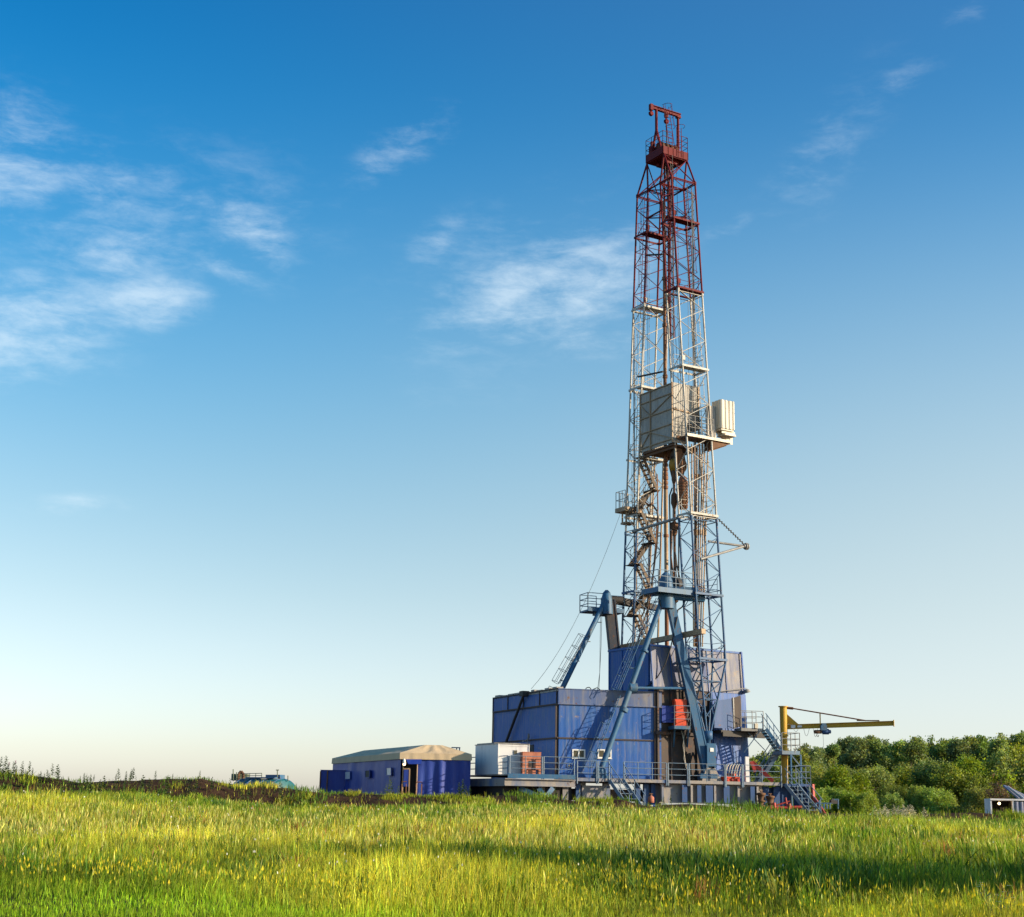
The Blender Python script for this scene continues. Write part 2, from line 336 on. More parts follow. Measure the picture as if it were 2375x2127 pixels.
M['olive'] = paint('olive_green_paint', (.12, .15, .10), (.18, .18, .13), 2, .5, .6, rust=.3)
M['hose'] = flat('black_hose', (.02, .018, .017), .6)
M['hosepale'] = flat('pale_hose', (.38, .34, .28), .6)
M['rope'] = flat('steel_rope', (.06, .058, .055), .5)
M['lamp'] = lamp_mat('lit_lamp', (1, .66, .3), 3.2)
M['blockyellow'] = paint('travelling_block_yellow', (.5, .27, .03), (.34, .18, .03), 2, .5, .45, rust=.25)
M['bark'] = paint('bark', (.09, .065, .045), (.16, .13, .10), 4, .5, .9, bump=.6)
M['leaf'] = leafmat('tree_leaves', trans=.46, objvar=True)
M['grass'] = leafmat('grass_blades', trans=.42, rough=.6, spec=.2)
# pixel positions measured on enlarged crops of the photograph: crop number -> offset and scale
_Z = {1: (1430, 220, 6.067), 2: (1430, 480, 6.067), 3: (1430, 740, 5.2), 4: (1400, 1040, 5.2), 5: (1270, 1320, 4.147), 6: (1080, 1560, 4.838),
      7: (1440, 1560, 4.417), 8: (1750, 1600, 5.08), 9: (720, 1680, 4.838), 10: (0, 1700, 2.746), 11: (1800, 1660, 3.534)}
def P(n, X, Y): o = _Z[n]; return (o[0] + X / o[2], o[1] + Y / o[2])

# ------------------------------------------------------------------ terrain
CREST_Y = 86.0
_cr = [(-900, 1803), (-200, 1800), (22, 1796), (60, 1800), (110, 1808), (182, 1815), (250, 1812), (310, 1810), (382, 1806), (437, 1814), (466, 1808), (546, 1822), (637, 1828), (728, 1836), (953, 1845), (1140, 1850), (1300, 1856), (1440, 1863), (1560, 1868), (1800, 1880), (2000, 1888), (2200, 1890), (2375, 1896), (3300, 1905)]
_cx = np.array([at(x, y, CREST_Y).x for x, y in _cr]); _cz = np.array([at(x, y, CREST_Y).z for x, y in _cr])
def _vnoise(x, y, s, seed):
    """smooth value noise for arrays"""
    x = x / s + seed * 17.3; y = y / s + seed * 5.7; xi = np.floor(x).astype(int); yi = np.floor(y).astype(int); fx = x - xi; fy = y - yi
    fx = fx * fx * (3 - 2 * fx); fy = fy * fy * (3 - 2 * fy)
    def h(a, b): n = (a * 374761393 + b * 668265263 + seed * 974634) & 0x7fffffff; n = ((n ^ (n >> 13)) * 1274126177) & 0x7fffffff; return (n & 0xffff) / 65535.0
    return (h(xi, yi) * (1 - fx) + h(xi + 1, yi) * fx) * (1 - fy) + (h(xi, yi + 1) * (1 - fx) + h(xi + 1, yi + 1) * fx) * fy
def ground(x, y):
    x = np.asarray(x, float); y = np.asarray(y, float)
    zc = np.interp(x, _cx, _cz)
    t = np.clip((y - 12) / (CREST_Y - 12), 0, 1)
    bank = np.clip((y - 81.5) / 4.5, 0, 1); bank = bank * bank * (3 - 2 * bank)
    bh = .62 + .5 * np.clip((-x + 2) / 16, 0, 1)
    front = (zc - bh) * (t ** 1.05) + bank * bh
    front = front + (.34 * (_vnoise(x, y, 8, 3) - .5) + .22 * (_vnoise(x, y, 3, 5) - .5)) * np.clip((80 - y) / 6, .2, 1)
    lump = bank * (.30 * (_vnoise(x, y, 2.2, 7) - .5) + .18 * (_vnoise(x, y, .8, 9) - .5))
    pad = np.interp(x, [-30, -14, -9, 0, 12, 25, 60], [.9, 1.5, 2.3, 2.15, 1.95, 1.75, 1.5])
    b2 = np.clip((y - CREST_Y - .5) / 3.2, 0, 1); b2 = b2 * b2 * (3 - 2 * b2)
    z = (front + lump) * (1 - b2) + pad * b2
    far = np.clip((y - 112) / 120, 0, 1)
    z = z * (1 - far) + far * (0 - .5 * np.clip((y - 240) / 1500, 0, 1) * 20)
    return z
def gz(x, y): return float(ground(np.array([x]), np.array([y]))[0])
def build_ground():
    ys = np.concatenate([np.linspace(-60, 6, 12), np.arange(7, 78, .75), np.arange(78, 92, .22), np.arange(92, 125, 1.0), np.geomspace(126, 6000, 40)])
    ks = np.concatenate([np.linspace(-1, -.5, 14)[:-1], np.linspace(-.5, .5, 420), np.linspace(.5, 1, 14)[1:]])
    Yg, K = np.meshgrid(ys, ks, indexing='ij'); Xg = K * (np.abs(Yg) * 1.25 + 40)
    Zg = ground(Xg, Yg); n, m = Xg.shape
    me = bpy.data.meshes.new('ground'); o = bpy.data.objects.new('ground', me); COL.objects.link(o)
    idx = np.arange(n * m).reshape(n, m); q = np.stack([idx[:-1, :-1], idx[:-1, 1:], idx[1:, 1:], idx[1:, :-1]], -1).reshape(-1, 4)
    me.vertices.add(n * m); me.vertices.foreach_set('co', np.stack([Xg, Yg, Zg], -1).ravel())
    me.loops.add(q.size); me.loops.foreach_set('vertex_index', q.ravel().astype(np.int32)); me.polygons.add(len(q)); me.polygons.foreach_set('loop_start', np.arange(0, q.size, 4, dtype=np.int32)); me.polygons.foreach_set('loop_total', np.full(len(q), 4, np.int32))
    me.polygons.foreach_set('use_smooth', np.ones(len(q), bool)); me.update(); me.validate()
    m_, nt, b = nodes('soil'); N = nt.nodes.new; L = nt.links.new; tc = N('ShaderNodeTexCoord')
    n1 = N('ShaderNodeTexNoise'); n1.inputs['Scale'].default_value = 1.7; n1.inputs['Detail'].default_value = 9; n1.inputs['Roughness'].default_value = .7; L(tc.outputs['Object'], n1.inputs['Vector'])
    r = N('ShaderNodeValToRGB'); e = r.color_ramp.elements; e[0].position = .33; e[0].color = (.022, .012, .007, 1); e[1].position = .72; e[1].color = (.085, .048, .026, 1); L(n1.outputs['Fac'], r.inputs[0])
    n2 = N('ShaderNodeTexNoise'); n2.inputs['Scale'].default_value = .45; n2.inputs['Detail'].default_value = 6; L(tc.outputs['Object'], n2.inputs['Vector'])
    sx = N('ShaderNodeSeparateXYZ'); L(tc.outputs['Object'], sx.inputs[0])
    g = N('ShaderNodeMapRange'); g.inputs['From Min'].default_value = 83; g.inputs['From Max'].default_value = 79; L(sx.outputs['Y'], g.inputs['Value'])
    mx = N('ShaderNodeMix'); mx.data_type = 'RGBA'; L(r.outputs[0], mx.inputs['A']); mx.inputs['B'].default_value = (.045, .060, .012, 1)
    ml = N('ShaderNodeMath'); ml.operation = 'MULTIPLY'; L(g.outputs[0], ml.inputs[0]); r3 = N('ShaderNodeMapRange'); r3.inputs['From Min'].default_value = .3; r3.inputs['From Max'].default_value = .55; L(n2.outputs['Fac'], r3.inputs['Value']); L(r3.outputs[0], ml.inputs[1])
    L(ml.outputs[0], mx.inputs['Factor']); L(mx.outputs['Result'], b.inputs['Base Color']); b.inputs['Roughness'].default_value = .95; b.inputs['Specular IOR Level'].default_value = .1
    bp = N('ShaderNodeBump'); bp.inputs['Strength'].default_value = .9; bp.inputs['Distance'].default_value = .15; L(n1.outputs['Fac'], bp.inputs['Height']); L(bp.outputs[0], b.inputs['Normal'])
    me.materials.append(m_); o['kind'] = 'structure'; return o
build_ground()

# ------------------------------------------------------------------ the mast
def uR(z): return .0735 * (z - 11.74)                    # near corner of the near leg
def uL(z): return 7.59 - .0596 * (z - 14.4)              # near corner of the far leg
LW, LV = 1.38, 2.22                                        # section of a leg along u and v
Z_FOOT, Z_BASE, Z_BLUE, Z_RED, Z_SH, Z_CR = 6.0, 11.75, 21.7, 38.8, 47.85, 50.1
def corners(uf, z): u = uf(z); return [T(u, 0, z), T(u + LW, 0, z), T(u + LW, LV, z), T(u, LV, z)]
def mast_leg(root, uf, near):
    mb = MB(); mats = [M['mblue'], M['white'], M['red']]
    secs = [(Z_BASE, Z_BLUE, 0), (Z_BLUE, Z_RED, 1), (Z_RED, Z_SH, 2)]
    for z0, z1, m in secs:
        mb.m = m; c0, c1 = corners(uf, z0), corners(uf, z1)
        for a, b in zip(c0, c1): mb.tube(a, b, .07 if m else .078, 8)
        n = max(2, int(round((z1 - z0) / 1.22))); n += n % 2
        for k in range(4):
            for i in range(n):
                za, zb = z0 + (z1 - z0) * i / n, z0 + (z1 - z0) * (i + 1) / n
                A, B = corners(uf, za), corners(uf, zb); j = (k + 1) % 4
                a, b = (A[k], B[j]) if (i + k % 2) % 2 == 0 else (A[j], B[k])
                mb.tube(a, b, .029, 5, cap=False)
        for zz in ((z0 + .12, z1 - .12)):
            C = corners(uf, zz)
            for k in range(4): mb.tube(C[k], C[(k + 1) % 4], .035, 5)
        for zz in (z0 + (z1 - z0) * .5,):
            C = corners(uf, zz)
            for k in range(4): mb.tube(C[k], C[(k + 1) % 4], .028, 5)
        for a in c1: mb.tube(a - Zv * .12, a + Zv * .12, .10, 8)      # joint flanges
    mb.m = 2                                                         # shoulder struts to the crown
    S = corners(uf, Z_SH); ci = 0 if near else 1
    uc0, uc1 = CRU
    tgt = [T(uc0, .05, Z_CR), T(uc0, 2.2, Z_CR)] if near else [T(uc1, .05, Z_CR), T(uc1, 2.0, Z_CR)]
    tin = [T(uc1, .05, Z_CR), T(uc1, 2.0, Z_CR)] if near else [T(uc0, .05, Z_CR), T(uc0, 2.0, Z_CR)]
    out = [S[0], S[3]] if near else [S[1], S[2]]; inn = [S[1], S[2]] if near else [S[0], S[3]]
    for a, b in zip(out, tgt): mb.tube(a, b, .07, 8)
    for a, b in zip(inn, tgt): mb.tube(a, b, .07, 8)
    mb.tube(out[0], tgt[1], .045, 5); mb.tube(out[1], tgt[0], .045, 5); mb.tube(inn[0], tgt[1], .045, 5)
    for k in range(4): mb.tube(S[k], S[(k + 1) % 4], .06, 6)
    mb.m = 0                                                         # bottom: four tubes drawn together onto the foot
    B = corners(uf, Z_BASE); f = T(uf(Z_BASE) + .5, 1.0, Z_FOOT + .9)
    for i, a in enumerate(B):
        e = f + (a - (B[0] + B[2]) / 2) * .12; mb.tube(a, e, .068, 8)
        b = B[(i + 1) % 4]; e2 = f + (b - (B[0] + B[2]) / 2) * .12
        for q in range(3):
            t0, t1 = q / 4 + .02, (q + 1) / 4 + .02
            mb.tube(a.lerp(e, t0), b.lerp(e2, t1), .042, 5); 
            if q: mb.tube(a.lerp(e, t0), b.lerp(e2, t0), .036, 5)
    mb.lathe(f + Zv * .25, -Zv, [(0, .12), (.05, .34), (.55, .34), (.6, .2), (1.3, .22)], 10)
    leg = mb.build('mast_leg', mats, root)
    # platforms inside the leg
    for z in (([44.5, 38.95, 32.9, 22.0, 16.35, 11.9] if near else [44.5, 38.7, 32.5, 27.2, 22.9, 17.3])):
        p = MB(); m = 2 if z > Z_RED else (1 if z > Z_BLUE else 0); p.m = m; u = uf(z); o = .10
        v0, v1 = (.0, LV + .0)
        p.obox(T(u + .05, v0 + .05, z), TU * (LW * .5), TV * (v1 - v0 - .1), Zv * .035)
        for a, b in (((u - o, -o), (u - o, LV + o)), ((u - o, -o), (u + LW + o, -o)), ((u + LW + o, -o), (u + LW + o, LV + o)), ((u - o, LV + o), (u + LW + o, LV + o))):
            if z in (27.2,) and a[1] == -o and b[1] == -o: continue
            p.beam(T(*a, z + .0), T(*b, z + .0), .04, .15)
        p.rail([T(u + LW - .1, .15, z + .1), T(u + LW - .1, LV - .1, z + .1), T(u + .3, LV - .1, z + .1)], 1.1, 3, 1.2, .022)
        if z > 30: p.obox(T(u + LW - .3, .75, z + .85), TU * .05, TV * .35, Zv * .35)
        p.build('platform', mats, leg)
    # ladder with its cage
    l = MB(); l.m = 2
    za, zb = (22.2, 50.3)
    for a, b, m in ((za, Z_RED, 1), (Z_RED, Z_SH, 2)):
        l.m = m
        if near: l.ladder(T(uf(a) + .75, LV - .35, a), T(uf(b) + .75, LV - .35, b), TU, cage=TV)
        else: l.ladder(T(uf(a) + 1.1, .7, a), T(uf(b) + 1.1, .7, b), TV, cage=TU)
    l.build('ladder', mats, leg)
    return leg
CRU = (3.62, 5.76)
mast = thing('drilling_mast', T(3.5, 1, DECK), 'tall latticed drilling mast painted red, white and blue, rising from the blue sheds', 'drilling mast')
legN = mast_leg(mast, uR, True); legF = mast_leg(mast, uL, False)
# crown
def crown():
    c = MB(); u0, u1 = CRU; v0, v1 = -.05, 2.3
    for a, b in (((u0, v0), (u0, v1)), ((u0, v1), (u1, v1)), ((u1, v1), (u1, v0)), ((u1, v0), (u0, v0))): c.beam(T(*a, 50.42), T(*b, 50.42), .08, .62)
    for i in range(4): u = u0 + .3 + (u1 - u0 - .6) * i / 3; c.beam(T(u, v0 + .05, 50.35), T(u, v1 - .05, 50.35), .12, .4)
    c.obox(T(u0 + .05, v0 + .05, 50.05), TU * (u1 - u0 - .1), TV * (v1 - v0 - .1), Zv * .06)
    c.obox(T(u0 + .05, v0 + .05, 50.62), TU * (u1 - u0 - .1) * .42, TV * (v1 - v0 - .1), Zv * .05)
    for k in range(6):
        t = k / 5; c.beam(T(u0 - .045, v0 + (v1 - v0) * t, 50.42), T(u0 - .045, v0 + (v1 - v0) * t + .01, 50.42), .06, .6); 
    c.beam(T(u0 + .7, v0 + .6, 49.9), T(u0 + .7, v1 - .5, 49.9), .5, .35); c.beam(T(u0 + 1.5, v0 + .6, 49.9), T(u0 + 1.5, v1 - .5, 49.9), .3, .3)
    cr = c.build('crown_platform', M['red'], mast)
    r = MB(); r.rail([T(u0, v0 + .9, 50.72), T(u0, v0, 50.72), T(u1, v0, 50.72), T(u1, v1, 50.72), T(u0, v1, 50.72), T(u0, v1 - .55, 50.72)], 1.25, 3, .75, .025)
    for vv in (.95, 1.45): 
        pts = [T(u0 - .05 - .55 * sin(pi * j / 6), vv - .25 - .0 + .5 * (j / 6) , 52.3) for j in range(7)]
    r.ladder(T(u0 - .05, v1 - .85, 50.2), T(u0 - .05, v1 - .85, 52.6), TV, cage=-TU); r.build('railing', M['red'], cr)
    for i in range(4):
        s = MB(); s.lathe(T(u0 + 1.05, .35 + i * .42, 51.05), TV, [(0, .1), (.02, .52), (.06, .47), (.18, .47), (.22, .52), (.24, .1)], 20); s.build('crown_sheave', M['rust'], cr)
    e = MB(); e.obox(T(u1 - .5, .1, 50.7), TU * .35, TV * .6, Zv * .75); e.obox(T(u1 - .42, .2, 51.45), TU * .2, TV * .3, Zv * .4); e.build('equipment_box', M['red'], cr)
    # gin pole frame on top
    g = MB(); ug = (u0 + u1) / 2 - .05; zt = 54.12
    pl, pr = T(ug, .02, 50.7), T(ug, 2.05, 50.7)
    g.tube(T(ug, .12, 52.35), T(ug, .12, zt), .11, 8); g.tube(T(ug, 2.2, 50.7), T(ug, 2.2, zt), .10, 8)
    g.beam(T(ug - .6, .12, 50.7), T(ug, .12, 52.5), .14, .14); g.beam(T(ug + .6, .12, 50.7), T(ug, .12, 52.5), .14, .14)
    g.ibeam(T(ug, -.42, zt + .16), T(ug, 2.45, zt + .16), .22, .30, .05)
    g.obox(T(ug - .14, -.5, zt - .15), TU * .28, TV * .25, Zv * .5); g.obox(T(ug - .12, .95, zt - .35), TU * .24, TV * .25, Zv * .4); g.obox(T(ug - .15, 2.05, zt - .1), TU * .3, TV * .35, Zv * .12)
    g.ladder(T(ug - .9, .95, 50.7), T(ug - .15, .95, zt + .5), TV, w=.5, cage=-TU); gf = g.build('gin_frame', M['red'], mast)
    for vv, dz in ((-.38, -.42), (1.07, -.68)):
        p = MB(); p.lathe(T(ug - .07, vv, zt + dz), TU, [(0, .06), (.0, .2), (.04, .16), (.1, .16), (.14, .2), (.15, .06)], 14); p.tube(T(ug, vv, zt + dz), T(ug, vv, zt + .1), .05, 6); p.build('pulley', M['red'], gf)
    w = MB(); w.tube(T(ug, 1.07, zt - .8), T(ug - .02, 1.12, 50.7), .05, 6); w.build('hoist_rope', M['dark'], gf)
crown()
# pipe work and cross pieces between the legs
def along(px0, py0, px1, py1, v0): a = Uz(px0, py0, v0); b = Uz(px1, py1, v0); return T(a[0], v0, a[1]), T(b[0], v0, b[1])
def inside():
    s = MB(); zt = 47.5
    top = onplane(1540, 470, T(0, .7, 0), TV); bot = onplane(1546, 1400, T(0, .7, 0), TV)
    s.m = 0; j1 = bot.lerp(top, .27); s.tube(top, j1, .125, 10); s.m = 1; s.tube(j1, bot, .15, 10); s.m = 0; s.tube(bot, bot - Zv * 4, .15, 10)
    for t in (.3, .42, .55, .68, .8, .92): c = bot.lerp(top, t); s.tube(c - Zv * .12, c + Zv * .12, .19, 10)
    for t in (.05, .16): c = bot.lerp(top, t); s.tube(c - Zv * .1, c + Zv * .1, .2, 10)
    c = bot.lerp(top, .27)
    for k in range(7): s.tube(c + Zv * (k * .33 + .1), c + Zv * (k * .33 + .30), .18, 10)     # coupling stack
    s.build('standpipe', [M['brown'], M['tan']], mast)
    # twin red lattice guide beside the standpipe in the upper mast
    g = MB()
    for du in (0, .42):
        g.tube(T(4.55 + du, 1.1, 36.0), T(4.55 + du, 1.1, 50.0), .06, 6); g.tube(T(4.55 + du, 1.55, 36.0), T(4.55 + du, 1.55, 50.0), .06, 6)
    for k in range(22): z = 36.2 + k * .62; g.tube(T(4.55, 1.1, z), T(4.97, 1.1, z + .4), .03, 4); g.tube(T(4.55, 1.55, z), T(4.97, 1.55, z + .4), .03, 4)
    g.build('guide_rail', M['red'], mast)
    for z, m in ((47.85, 'red'), (45.6, 'red')):
        b = MB()
        for vv in (0, LV): b.tube(T(uR(z) + LW, vv, z), T(uL(z), vv, z), .07, 6)
        b.tube(T(uR(z) + LW, 0, z), T(uL(z), LV, z), .05, 5); b.tube(T(uR(z) + LW, LV, z), T(uL(z), 0, z), .05, 5); b.build('cross_beam', M[m], mast)
    b = MB(); p, q = along(1468, 1233, 1570, 1202, -.1); b.tube(p, q, .11, 8); b.build('cross_beam', M['grey'], mast)
    b = MB(); p, q = along(1430, 1504, 1632, 1464, -.35); b.beam(p, q, .35, .34); b.beam(p.lerp(q, .28), p.lerp(q, .42), .42, .5); b.beam(p.lerp(q, .7), p.lerp(q, .76), .42, .5); b.build('cross_beam', M['tan'], mast)
    b = MB(); p, q = along(1497, 592, 1538, 590, .1); b.tube(p, q, .07, 6); b.build('cross_beam', M['dark'], mast)
    b = MB(); p, q = along(1480, 874, 1537, 862, -.1); b.tube(p, q, .07, 6); b.build('cross_beam', M['dark'], mast)
    # outrigger boom on the right of the near leg
    o = MB(); tip = Vz(*P(4, 1700, 1180), 1.0); tp = T(1.0, tip[0], tip[1]); a = Vz(*P(4, 1262, 1120), 1.6); b2 = Vz(*P(4, 1170, 1335), .2)
    o.tube(T(1.6, a[0], a[1]), tp, .085, 8); o.tube(T(.2, b2[0], b2[1]), tp, .085, 8); o.tube(tp - TV * .1, tp + TV * .3, .16, 8); o.tube(tp + TV * .05, tp + TV * .12, .24, 10); o.tube(tp + TV * .2, tp + TV * .28, .24, 10); o.tube(tp - Zv * .25 + TV * .16, tp + Zv * .25 + TV * .16, .07, 6)
    ob = o.build('outrigger_boom', M['grey'], mast)
    c = MB(); s0 = Vz(*P(4, 1372, 842), .3); A, B = T(.3, s0[0], s0[1]), tp + Zv * .1; c.tube(A, B, .03, 5)
    for k in range(1, 12): q = A.lerp(B, k / 12); c.tube(q - Zv * .1, q + Zv * .1, .045, 5)
    c.build('chain', M['dark'], ob)
    # outside balcony of the far leg
    k = MB(); z = 23.3; u = uL(z) + .95; k.m = 0
    k.obox(T(u, -.45, z), TU * 1.25, TV * 1.6, Zv * .32); k.obox(T(u + .2, -.2, z - .9), TU * .7, TV * .8, Zv * .14); k.beam(T(u + .3, -.1, z), T(u + .3, -.1, z - .8), .12, .12); k.beam(T(u + .8, -.1, z), T(u + .8, -.1, z - .8), .12, .12)
    bal = k.build('balcony', M['tan'], mast)
    r = MB(); r.rail([T(u, -.4, z + .3), T(u + 1.2, -.4, z + .3), T(u + 1.2, 1.1, z + .3)], 1.25, 2, .4, .028); r.build('railing', M['grey'], bal)
    # zigzag stairs in the far leg
    zs = [27.0, 24.9, 23.0, 21.0, 19.3, 17.3, 15.6, 13.6]
    for i, (za, zb) in enumerate(zip(zs, zs[1:])):
        f = MB(); ua, ub = uL(za) + .2, uL(zb) + .2; va, vb = (.15, 1.45) if i % 2 == 0 else (1.45, .15)
        off = .45 if i % 2 else -.25
        f.stairs(T(ua + off, va, za), T(ub + off, vb, zb), TU, .62, 7, True, .22, rr=.022); 
        f.obox(T(ub - .45, vb - .3, zb - .06), TU * 1.3, TV * .7, Zv * .06)
        f.build('stair_flight', M['stair'], mast)
    # wires running up the legs
    w = MB()
    for uu, vv, z0, z1 in ((uL(30) + .75, 1.2, 16, 48), (uL(30) + .95, 1.5, 20, 48), (uL(30) + .4, .5, 14, 28), (uR(30) + 1.0, 1.5, 16, 47), (uR(30) + .9, 1.7, 28, 47), (uR(30) + .55, 1.2, 14, 47), (uR(30) + .7, .9, 22, 47), (4.2, 1.0, 20, 50), (4.35, 1.2, 20, 50), (4.9, .9, 21, 50), (5.05, .9, 21, 50), (3.4, .6, 28, 50)): w.tube(T(uu, vv, z0), T(uu - .02 * (z1 - z0) * .2, vv, z1), .018, 4, cap=False)
    for uu, vv, z0, z1 in ((uR(30) + 1.25, 1.9, 22, 47), (uL(30) + 1.2, .3, 14, 38.5), (uR(20) + 1.3, 1.3, 11, 28)): w.tube(T(uu, vv, z0), T(uu, vv, z1), .05, 5)
    w.build('cable', M['rope'], mast)
    for x0, y0, x1, y1 in ((1519, 1060, 1500, 1490), (1538, 1090, 1526, 1492), (1483, 1060, 1472, 1490)):
        w = MB(); w.tube(onplane(x0, y0, T(0, 2.0, 0), TV), onplane(x1, y1, T(0, 2.0, 0), TV), .06, 6); w.build('riser_pipe', M['tan'], mast)
inside()
# racking board shelter half way up
def racking():
    v0 = -.22
    n = Uz(1561, 886, v0); n2 = Uz(1567, 1026, v0); l = Uz(1486, 915, v0); l2 = Uz(1481, 1050, v0)
    u0, u1, zb, zt = n[0] + .02, l[0] - .05, (n2[1] + l2[1]) / 2, (n[1] + l[1]) / 2
    b = MB(); ve = 2.05
    b.corr(T(u0, v0, 0), T(u1, v0, 0), zb, zt, .16, .03, out=-TV); b.corr(T(u0, v0, 0), T(u0, ve, 0), zb + 1.6, zt, .16, .03, out=-TU)
    b.corr(T(u0 + .03, v0 + .04, 0), T(u0 + .03, 1.0, 0), zb, zb + 1.62, .16, .03, out=-TU)
    b.corr(T(u1, v0, 0), T(u1, ve, 0), zb, zt, .16, .03, out=TU); b.corr(T(u0, ve, 0), T(u1, ve, 0), zb + 1.2, zt, .16, .03, out=TV)
    box = b.build('racking_shelter', M['cabin'], mast)
    f = MB(); H = zt - zb; vo = v0 - .07
    um = u0 + (u1 - u0) * .68
    for fr in (.985, .82, .56, .31, .06): f.beam(T(u0 - .05, vo, zb + H * fr - .0), T(u1 + .1, vo, zb + H * fr), .07, .075)
    for uu in (u0, um, u1): f.beam(T(uu, vo - .02, zb), T(uu, vo - .02, zt), .08, .08, TU)
    f.beam(T(u0 + .05, vo - .01, zb + H * .8), T(um, vo - .01, zb + H * .57), .06, .06); f.beam(T(u0 + .05, vo - .01, zb + H * .07), T(um, vo - .01, zb + H * .28), .06, .06); f.beam(T(um, vo - .01, zb + H * .3), T(u1, vo - .01, zb + H * .05), .06, .06); f.beam(T(um, vo - .01, zb + H * .56), T(u1, vo - .01, zb + H * .8), .06, .06)
    f.beam(T(u0 - .06, v0, zb + H * .56), T(u0 - .06, ve, zb + H * .52), .1, .1); f.beam(T(u0 - .05, ve, zb), T(u0 - .05, ve, zt), .1, .1, TV)
    f.build('frame', M['tan'], box)
    fl = MB(); fl.obox(T(u0 + .1, v0 + .02, zb - .18), TU * (u1 - u0 - .2), TV * (ve - v0 - .05), Zv * .12)
    fl.beam(T(u0, .0, zb - .28), T(u1, .0, zb - .28), .14, .2); fl.beam(T(u0, 1.9, zb - .28), T(u1, 1.9, zb - .28), .14, .2); fl.build('floor', M['rust'], box)
    # racking board reaching out to the right, with the small cabin on it
    r = MB(); zc = zb + .2; ua, ub = uR(28) - .2, u0 - .1
    r.obox(T(ua, -.1, zc - .0), TU * .12, TV * 3.9, Zv * .16); r.obox(T(ub - .2, -.1, zc), TU * .12, TV * 3.9, Zv * .26)
    r.obox(T(ua, 2.3, zc + .02), TU * (ub - ua), TV * 1.5, Zv * .1)
    for k in range(9): r.beam(T(ua + .1, .1 + k * .27, zc + .1), T(ub - .2, .1 + k * .27, zc + .1), .07, .1)
    r.beam(T(ua + .5, 2.2, zc - .7), T(ua + .5, 3.8, zc - .05), .1, .1); r.slab([T(ua + .1, 2.3, zc - .02), T(ua + .1, 3.9, zc - .02), T(ua + .1, 2.3, zc - .6)], TU * (ub - ua - .3))
    rb = r.build('racking_board', M['rust'], mast)  # dark rust brown carries the shade of the board's underside
    e = MB(); e.beam(T(ua - .03, -.1, zc + .1), T(ua - .03, 3.8, zc + .1), .05, .2); e.build('edge_beam', M['cream'], rb)
    q = MB(); q.rail([T(ua, 2.3, zc + .25), T(ua, .1, zc + .25)], 1.3, 3, .5, .028); q.build('railing', M['grey'], rb); q = MB(); q.rail([T(ub - .1, .1, zc + .25), T(ub - .1, 2.6, zc + .25)], 1.5, 3, .6, .028); q.build('railing', M['grey'], rb)
    c = MB(); a = Vz(*P(3, 1255, 968), ua - .05); a2 = Vz(*P(3, 1257, 1310), ua - .05); e = Vz(*P(3, 1400, 990), ua - .05)
    c0, c1, z0, z1 = a[0], e[0] + .1, a2[1], a[1]; ul = ua + .95
    c.corr(T(ua - .05, c0, 0), T(ua - .05, c1, 0), z0, z1, .34, .06, out=-TU); c.corr(T(ua - .05, c0, 0), T(ul, c0, 0), z0, z1, .34, .05, out=-TV); c.corr(T(ua - .05, c1, 0), T(ul, c1, 0), z0, z1, .34, .05, out=TV); c.corr(T(ul, c0, 0), T(ul, c1, 0), z0, z1, .34, .05, out=TU)
    c.corr(T(ul + .1, c1 - .3, 0), T(ul + .1, c1 + .75, 0), z0 - .75, z1 - .9, .34, .05, out=-TU)
    c.obox(T(ua - .02, c0 + .03, z0 - .12), TU * 1.0, TV * (c1 - c0 - .06), Zv * .1); c.obox(T(ua - .0, c0 + .4, z0 - .45), TU * .9, TV * (c1 - c0 - .2), Zv * .14); c.obox(T(ua + .1, c0 + .2, z0 - .32), TU * .1, TV * 1.2, Zv * .2); c.obox(T(ua + .6, c0 + .2, z0 - .32), TU * .1, TV * 1.2, Zv * .2)
    c.build('side_cabin', M['cream'], mast)
    d = MB(); d.corr(T(ua + .45, 2.0, 0), T(ua + .45, c0 - .04, 0), zc + .1, z1 - .45, .22, .05, out=-TU); d.build('wind_screen', M['cabin'], rb)
racking()

